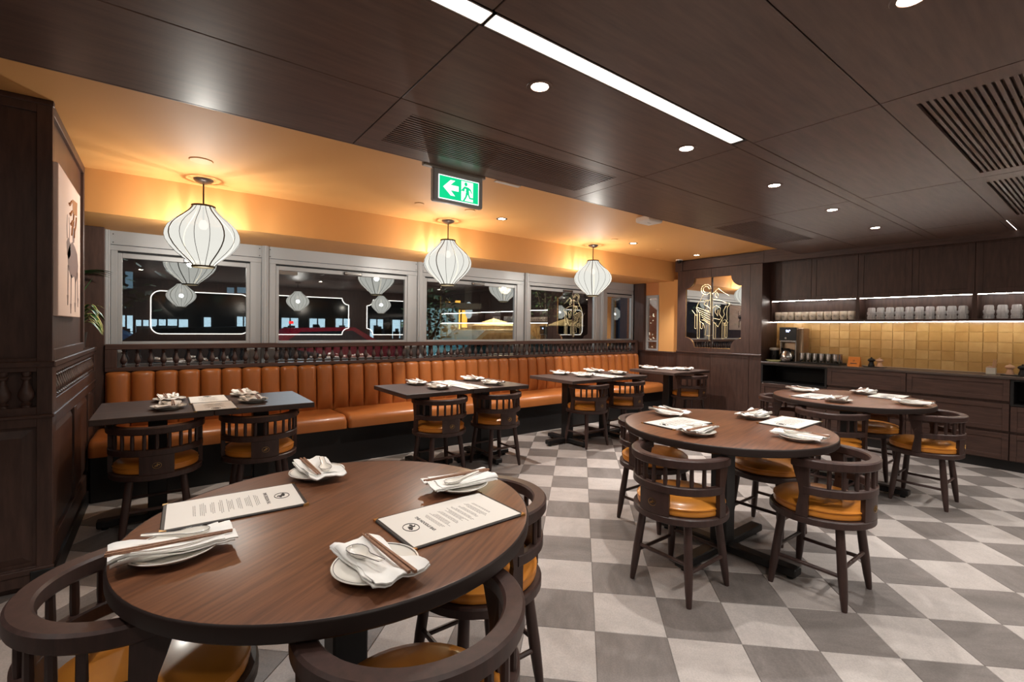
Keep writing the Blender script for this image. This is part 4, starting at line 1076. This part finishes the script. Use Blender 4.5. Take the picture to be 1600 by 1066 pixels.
part('bracket', MB().box(-.235, -.10, -.018, .018, .10, .125, .004).box(-.10, .20, -.012, .012, .098, .118, .003).box(-.22, -.14, -.03, .03, .125, .206, .003), mat('bracket_grey', (150, 140, 128), .4, .3), t)
o = part('air_slot', MB().box(-.11, .11, -.02, .02, -.006, 0, .002), WHITEP, None, loc=(2.02, 2.835, ZO)); tag(o, 'thin pale slot diffuser in the ochre ceiling right of the exit sign', 'vent')
t = thing('wireless_box', 'white rectangular ceiling box at the edge of the dark ceiling', 'ceiling box', (3.64, 2.80, ZO), -.0)
part('body', MB().box(-.10, .10, -.085, .085, -.06, -.008, .012), WHITEP, t); part('mount', MB().box(-.07, .07, -.06, .06, -.012, 0, .002), WHITEP, t)
part('logo', MB().box(-.025, .025, -.004, .004, -.0606, -.0598), INKF, t)
t = thing('dome_camera', 'small dark dome camera where the ochre ceiling meets the partition', 'camera', (6.18, 4.19, ZO))
part('base', MB().lathe([(0, -.018), (.05, -.018), (.052, -.002), (0, 0)], 24), WHITEP, t, 50); part('dome', MB().lathe([(0, -.058), (.018, -.054), (.032, -.042), (.038, -.018), (0, -.018)], 20), BLACKP, t, 60)
DISK = MB().lathe([(0, -.006), (.042, -.006), (.045, -.002), (.045, 0), (0, 0)], 24).mesh('sprinkler_cover', mat('cover_ochre', (226, 172, 108), .6), 50)
for x, y, s_, lb in ((.20, 3.72, 1.5, 'round ochre ceiling cover plate above the large left lantern'), (1.76, 3.78, .9, 'round ochre ceiling cover plate left of the exit sign'), (2.22, 3.70, 1.1, 'round ochre ceiling cover plate under the exit sign'), (4.24, 3.76, .9, 'round ochre ceiling cover plate before the farthest lantern'), (5.22, 3.85, .9, 'round ochre ceiling cover plate near the camera dome')):
    o = obj('sprinkler_cover', DISK, None, (x, y, ZO)); o.scale = (s_, s_, 1); tag(o, lb, 'cover plate', 'sprinkler covers')

# ================================================================== ART AND PLANTS
cv = thing('canvas_print', 'tall pale canvas with an ink ox drawing on the dark side panel', 'picture', (XL - .016, 3.60, 1.70))
part('canvas', MB().box(0, .034, -.385, .385, -.375, .375, .003), mat('canvas_cream', (226, 204, 192), .8), cv)
INKG = mat('ink_wash', (128, 108, 104), .8); INKB = mat('brown_wash', (168, 118, 74), .8)
def cshape(mb, pts): mb.prism(pts, .0338, .0346, 'x')
ox = MB()
cshape(ox, [(-.02, .02), (.05, .045), (.12, .03), (.19, .0), (.22, -.06), (.20, -.12), (.15, -.16), (.10, -.13), (.02, -.15), (-.06, -.10), (-.08, -.03)])
cshape(ox, [(-.10, .02), (-.06, .05), (-.01, .03), (.0, -.03), (-.05, -.06), (-.09, -.04)])
for a, b in (((-.06, -.09), (-.07, -.29)), ((.02, -.13), (.01, -.33)), ((.14, -.14), (.13, -.32)), ((.20, -.10), (.215, -.29))):
    cshape(ox, [(a[0] - .014, a[1]), (a[0] + .014, a[1]), (b[0] + .008, b[1]), (b[0] - .008, b[1])])
    cshape(ox, [(b[0] - .02, b[1] + .05), (b[0] - .014, b[1] + .05), (b[0] + .004, b[1] + .0), (b[0] - .004, b[1])])
    cshape(ox, [(b[0] + .02, b[1] + .05), (b[0] + .014, b[1] + .05), (b[0] - .004, b[1]), (b[0] + .004, b[1])])
cshape(ox, [(-.09, .04), (-.10, .10), (-.085, .16), (-.078, .155), (-.085, .10), (-.075, .045)]); cshape(ox, [(-.04, .045), (-.03, .10), (-.045, .15), (-.038, .155), (-.018, .10), (-.025, .04)])
cshape(ox, [(.06, .04), (.10, .05), (.12, .10), (.10, .13), (.07, .12), (.055, .08)]); cshape(ox, [(.085, .13), (.11, .14), (.115, .165), (.095, .175), (.08, .155)])
ox.tube([(.034, .10, .10), (.034, .06, .16), (.034, .075, .21)], .002, 5)
part('ox_drawing', ox, INKG, cv).scale = (1, 1.35, 1.08)
lan = MB()
cshape(lan, [(.06, .21), (.18, .225), (.19, .305), (.05, .29)])
for k in range(3): lan.tube([(.0345, .02 + .02 * k, .27 - .05 * k), (.0345, -.01 + .02 * k, .25 - .045 * k), (.0345, -.03 + .02 * k, .235 - .05 * k), (.0345, -.05 + .02 * k, .24 - .05 * k)], .006, 5)
for k in (0, 1): lan.tube([(.0345, .08 + .07 * k, .21), (.0345, .06 + .07 * k, .15), (.0345, .03 + .07 * k, .12), (.0345, .02 + .07 * k, .08)], .005, 5)
part('lantern_drawing', lan, INKB, cv).scale = (1, 1.35, 1.0)
LEAFG = mat('leaf_green', (46, 86, 40), .4); LEAFY = mat('leaf_cream', (206, 200, 130), .4)
def leaf(base, tip, w, droop, up=.0, two=True):
    """broad leaf blade from base to tip with a pale margin; material 0 green, 1 cream"""
    base, tip = Vector(base), Vector(tip); mb = MB(); n = 8
    ax = tip - base; side = ax.cross(Vector((0, 0, 1))).normalized(); vs = []
    for i in range(n + 1):
        s_ = i / n; c = base + ax * s_ + Vector((0, 0, 4 * up * s_ * (1 - s_) - droop * s_ * s_))
        ww = w * math.sin(PI * min(1, s_ * .96 + .04)) ** .7
        for k, f in enumerate((-1, -.72, 0, .72, 1)):
            vs.append(c + side * ww * f + Vector((0, 0, .25 * ww * abs(f))))
    for i in range(n):
        for k in range(4):
            mb.cur = 1 if (two and k in (0, 3)) else 0
            a = i * 5 + k; mb.add([], []); mb.f.append((a, a + 1, a + 6, a + 5)); mb.m.append(mb.cur)
    mb.v = [tuple(p) for p in vs]
    return mb
def plant(x, y, z, label, leaves, two, pot_h=.12):
    t = thing('potted_plant', label, 'plant', (x, y, z))
    part('pot', MB().lathe([(0, 0), (.05, 0), (.065, pot_h), (.06, pot_h), (.055, pot_h - .012), (0, pot_h - .012)], 20), mat('pot_dark', (40, 34, 30), .5), t, 50)
    for b, tp, w, d, u in leaves:
        part('leaf', leaf(b, tp, w, d, u, two), [LEAFG, LEAFY], t, 60)
rn = random.Random(9)
plant(-.50, 4.72, 1.106, 'variegated leafy plant on the ledge behind the canvas wall', [((0, 0, .12), (.13 + .04 * rn.random(), rn.uniform(-.17, .20), .15 + .022 * k), .026, .05 + .05 * rn.random(), .07 + .02 * (k % 3)) for k in range(10)], True)
plant(-.62, 4.93, 1.106, 'plain green plant higher up beside the dark window post', [((0, 0, .12), (.20 - .03 * k, -.03 + .05 * (k % 3), .56 - .01 * k), .022, .02, .0) for k in range(4)] + [((.02, -.02, .52), (.31, -.10 + .07 * k, .555 + .02 * k), .030, .02, .03) for k in range(4)], False)

# ================================================================== BEHIND THE CAMERA (seen in the window reflections)
def rounded(x0, x1, z0, z1, r, n=8):
    return [(cx + r * math.cos(math.radians(a0 + 90 * k / n)), cz + r * math.sin(math.radians(a0 + 90 * k / n))) for cx, cz, a0 in ((x1 - r, z1 - r, 0), (x0 + r, z1 - r, 90), (x0 + r, z0 + r, 180), (x1 - r, z0 + r, 270)) for k in range(n + 1)]
EDGEL = emat('mirror_edge_glow', (255, 250, 240), 1.6)
for i, (x0, x1) in enumerate(((-.19, 1.66), (1.9, 4.0), (4.5, 6.2))):
    fr_ = rounded(x0, x1, 1.08, 2.02, .18) if i == 0 else ogee(x0, x1, 1.07, 2.04, .17)
    t = thing('wall_mirror', ('left', 'middle', 'right')[i] + ' large dark mirror with bright outline on the wall behind the camera', 'mirror', (0, RY0 + .01, 0), 0, 'outlined mirrors')
    part('glass', MB().prism(fr_, 0, .004, 'y'), mat('dim_mirror', (50, 48, 46), .1, 1.0), t)
    part('lit_edge', MB().tube([(x, .008, z) for x, z in fr_ + fr_[:1]], .012, 6, False), EDGEL, t)

# ================================================================== STREET OUTSIDE
NIGHT = mat('asphalt', (40, 42, 46), .7, bump=(40, .2))
st = obj('street_ground', MB().box(-14, 40, YW + .2, 45, -.16, -.15).mesh('street_ground', NIGHT)); st['kind'] = 'structure'
pv = obj('pavement', MB().box(-14, 40, YW + .16, 8.0, -.15, -.02).mesh('pavement', mat('pavement_grey', (96, 94, 90), .8))); pv['kind'] = 'structure'
FAC = mat('facade_dark', (44, 44, 46), .8)
LIT = emat('shop_light', (186, 212, 228), 1.9); LIT2 = emat('shop_light_dim', (120, 150, 170), .8); AMB = emat('amber_lamps', (255, 176, 72), 3.0)
YB = 24.0
def fac_x(px):   # direction helper: where a column of the view meets the facade plane
    d = _f + _r * ((px - 818.1) / 733.06); return d.x / d.y * YB
def fac_z(px, py):
    d = _f + _r * ((px - 818.1) / 733.06) - _u * ((py - 521.76) / 733.06); return CAM_Z + d.z / d.y * YB
t = thing('shop_building', 'long dark building with lit shop windows across the street', 'building', (6, YB, 0))
part('wall', MB().box(-22, 22, .3, 4, -.15, 14), FAC, t)
rects = [(150, 182, 493, 532, 0), (186, 207, 493, 532, 0), (212, 232, 500, 531, 0), (234, 259, 499, 530, 0), (262, 294, 499, 530, 0), (319, 330, 496, 531, 0), (371, 391, 495, 534, 0), (441, 467, 497, 528, 0), (485, 509, 498, 527, 0), (526, 548, 498, 527, 0), (580, 600, 499, 530, 0), (615, 640, 500, 529, 0), (195, 207, 424, 450, 1), (355, 366, 449, 458, 1), (371, 392, 449, 458, 1)]
for a, b, c, d, dim in rects:
    x0, x1 = fac_x(a) - 6, fac_x(b) - 6; z0, z1 = fac_z((a + b) / 2, d), fac_z((a + b) / 2, c)
    w = part('shop_window', MB().box(x0 - .08, x1 + .08, .18, .30, z0 - .08, z1 + .08), mat('shop_frame', (30, 32, 36), .6), t)
    part('pane', MB().box(x0, x1, .15, .175, z0, z1), LIT2 if dim else LIT, w)
    if not dim and b - a > 15:
        rr = random.Random(int(a)); mb = MB()
        for k in range(4):
            u = rr.uniform(x0, x1 - .3); mb.box(u, u + rr.uniform(.15, .5), .10, .14, z0, z0 + rr.uniform(.2, .7) * (z1 - z0))
        mb.box(x0, x1, .11, .14, z0 + .33 * (z1 - z0), z0 + .36 * (z1 - z0)); mb.box((x0 + x1) / 2 - .03, (x0 + x1) / 2 + .03, .11, .14, z0, z1)
        part('interior_shape', mb, mat('interior_grey', (70, 82, 92), .7), w)
part('neon_mark', MB().box(fac_x(452) - 6, fac_x(459) - 6, .08, .1, fac_z(455, 506), fac_z(455, 502)), emat('neon_red', (255, 40, 40), 3), t)
# pale glazed pavilion, amber-lit front and terrace further right
YB = 15.0
t = thing('glass_pavilion', 'pale blue glazed shopfront seen through the third window', 'building', (0, YB, 0))
x0, x1 = fac_x(681), fac_x(716); z1 = fac_z(700, 482)
part('wall', MB().box(x0, x1, .05, 2, -.15, z1), emat('pale_glow', (150, 186, 190), .95), t)
for k in range(5): part('mullion', MB().box(x0 + (x1 - x0) * k / 4 - .02, x0 + (x1 - x0) * k / 4 + .02, 0, .06, -.15, z1), mat('pale_mullion', (120, 140, 140), .5), t)
part('rail', MB().box(x0, x1, 0, .06, z1 * .52, z1 * .52 + .03), MATS['pale_mullion'], t)
part('awning', MB().box(x0, x1 + .8, -.3, 2, z1, z1 + .2), FAC, t)
t = thing('amber_facade', 'dark terrace front hung with amber lights beyond the third window', 'building', (0, YB + 1, 0))
part('wall', MB().box(x1 + .9, fac_x(760), .1, 2, -.15, 4.5), FAC, t)
for a, b, c, d in ((718, 724, 470, 512), (733, 740, 468, 514), (744, 751, 478, 512)):
    part('light_column', MB().box(fac_x(a), fac_x(b), 0, .08, fac_z(a, d), fac_z(a, c)), AMB, t)
o = part('oval_sign', MB().lathe([(0, 0), (.22, 0), (.22, .05), (0, .05)], 20), emat('sign_glow', (230, 238, 240), 1.0), None, 40, loc=(fac_x(753), YB + 1.0, fac_z(753, 484))); o.rotation_euler = (PI / 2, 0, 0); o.scale = (.7, 1.5, 1); tag(o, 'small oval lit shop sign outside the third window', 'sign')
def parasol(px, py, Y, w, label, m):
    global YB
    YB = Y; x = fac_x(px); z = fac_z(px, py)
    t = thing('parasol', label, 'parasol', (x, Y, -.15), 0)
    part('canopy', MB().lathe([(0, z + .15 + .14), (w * .5, z + .15 + .03), (w, z + .15 - .10), (w * .98, z + .15 - .12), (0, z + .15 + .12)], 8), m, t)
    part('pole', MB().tube([(0, 0, 0), (0, 0, z + .2)], .025, 8), FAC, t)
PAR = mat('parasol_cream', (214, 190, 150), .8, emit=(214, 180, 130), estr=.0)
parasol(772, 504, 13.0, .75, 'cream open parasol outside the third window', PAR); parasol(884, 504, 12.0, .65, 'cream open parasol outside the fourth window', PAR)
add_light('terrace_point_light', 'POINT', (fac_x(800), 12.4, 2.6), 420, (1, .75, .45), .2)  # bare point light near the parasols, without a fitting
YB = 14.5
t = thing('terrace_fence', 'slatted wooden terrace fence outside the third window', 'fence', (fac_x(752), YB, -.15))
sl = MB().box(0, .10, 0, .03, 0, fac_z(775, 511) + .15).mesh('slat', mat('fence_wood', (120, 86, 52), .7))
for k in range(26): obj('slat', sl, t, (k * .115, 0, 0))
part('rail', MB().box(0, 3.0, -.03, 0, .5, .58), MATS['fence_wood'], t)
# parked cars just across the pavement
def car(x, y, m, label, rz=0.0):
    t = thing('parked_car', label, 'car', (x, y, -.15), rz)
    side = [(-2.1, .35), (-2.15, .62), (-1.95, .80), (-1.15, .92), (-.55, 1.38), (.75, 1.42), (1.45, 1.02), (2.05, .92), (2.15, .6), (2.1, .35)]
    part('body', MB().prism(side, -.85, .85, 'y'), m, t)
    part('side_glass', MB().prism([(-.95, .95), (-.48, 1.30), (.70, 1.34), (1.22, 1.0)], -.862, -.855, 'y'), mat('car_glass', (30, 36, 42), .1), t)
    part('tail_light', MB().box(2.02, 2.16, -.80, -.55, .68, .84), emat('tail_red', (220, 20, 40), .7), t)
    part('head_light', MB().box(-2.16, -1.98, -.80, -.55, .60, .74), mat('lamp_glass', (220, 220, 220), .1), t)
    for wx in (-1.35, 1.35):
        part('wheel', MB().lathe([(0, -.10), (.24, -.10), (.32, -.09), (.32, .09), (.24, .10), (0, .10)], 20), BLACKP, t, 40, loc=(wx, -.80, .32), rot=(PI / 2, 0, 0))
car(.35, 9.0, mat('car_black', (16, 17, 19), .2, coat=.5), 'black car parked outside the first window')
car(-1.6, 12.5, mat('car_blue', (30, 92, 140), .25, coat=.5), 'blue car on the street outside the first window')
car(3.0, 12.5, mat('car_red', (150, 20, 40), .25, coat=.5), 'red car on the street outside the second window')
car(7.4, 11.4, mat('car_teal', (84, 150, 160), .25, coat=.5), 'pale teal car on the street behind the banquette rail')
add_light('street_point_light', 'POINT', (2.5, 10.6, 4.2), 900, (.80, .90, 1.0), .3)  # point light above the cars
# street trees
def tree(x, y, h, label, seed):
    rr = random.Random(seed); t = thing('street_tree', label, 'tree', (x, y, -.15))
    part('trunk', MB().tube([(0, 0, 0), (.03, .02, h * .5), (-.02, .05, h * .8)], [.07, .05, .03], 8).tube([(.02, .02, h * .5), (.4, .1, h * .85)], [.035, .015], 6).tube([(.02, .02, h * .45), (-.35, .1, h * .8)], [.035, .015], 6), mat('bark', (50, 42, 36), .9), t, 60)
    mb = MB()
    for k in range(420):
        a = rr.uniform(0, 2 * PI); r = rr.uniform(0, 1) ** .6 * h * .30; z = h * .80 + rr.uniform(-1, 1) * h * .26
        c = Vector((r * math.cos(a), r * math.sin(a), z)); u = Vector((rr.uniform(-1, 1), rr.uniform(-1, 1), rr.uniform(-.5, .5))).normalized() * .075; v = u.cross(Vector((rr.uniform(-1, 1), rr.uniform(-1, 1), 1))).normalized() * .045
        mb.add([c - u, c + v, c + u, c - v], [(0, 1, 2, 3)])
    f = part('foliage', mb, mat('leaf_night', (60, 84, 52), .6), t); f['kind'] = 'stuff'
tree(-.75, 7.6, 3.0, 'street tree with dark foliage outside the first window', 1)
YB = 10.0
tree(fac_x(672), 10.0, 2.2, 'small leafy tree outside the third window', 2)
tree(fac_x(905), 11.5, 3.4, 'tall dark tree outside the fourth window', 3)
# fairy lights and warm wall outside the narrow end window
t = thing('fairy_light_wall', 'warm brown outside wall strung with small white fairy lights', 'wall', (8.6, 5.6, 0))
part('wall', MB().box(0, .1, -2.0, 1.6, 0, 3), mat('brick_warm', (170, 92, 48), .8, emit=(170, 92, 48), estr=.0), t)
bl = MB().lathe([(0, -.008), (.008, 0), (0, .008)], 6).mesh('fairy_light', emat('fairy', (255, 236, 205), 6))
rr = random.Random(12)
for k in range(110): obj('fairy_light', bl, t, (-.03, rr.uniform(-.05, 1.25), rr.uniform(.6, 2.1)))
add_light('wall_point_light', 'POINT', (7.6, 5.3, 2.2), 22, (1, .72, .42), .1)  # point light in mid-air before the fairy-light wall, no fixture modelled
YB = 5.9
o = part('street_pole', MB().tube([(0, 0, 0), (0, 0, 3.2)], .035, 12).lathe([(0, 1.55), (.05, 1.55), (.05, 1.62), (0, 1.62)], 12), STEEL, None, 40, loc=(fac_x(176), YB, -.02)); tag(o, 'steel pole standing just outside the first window', 'pole')
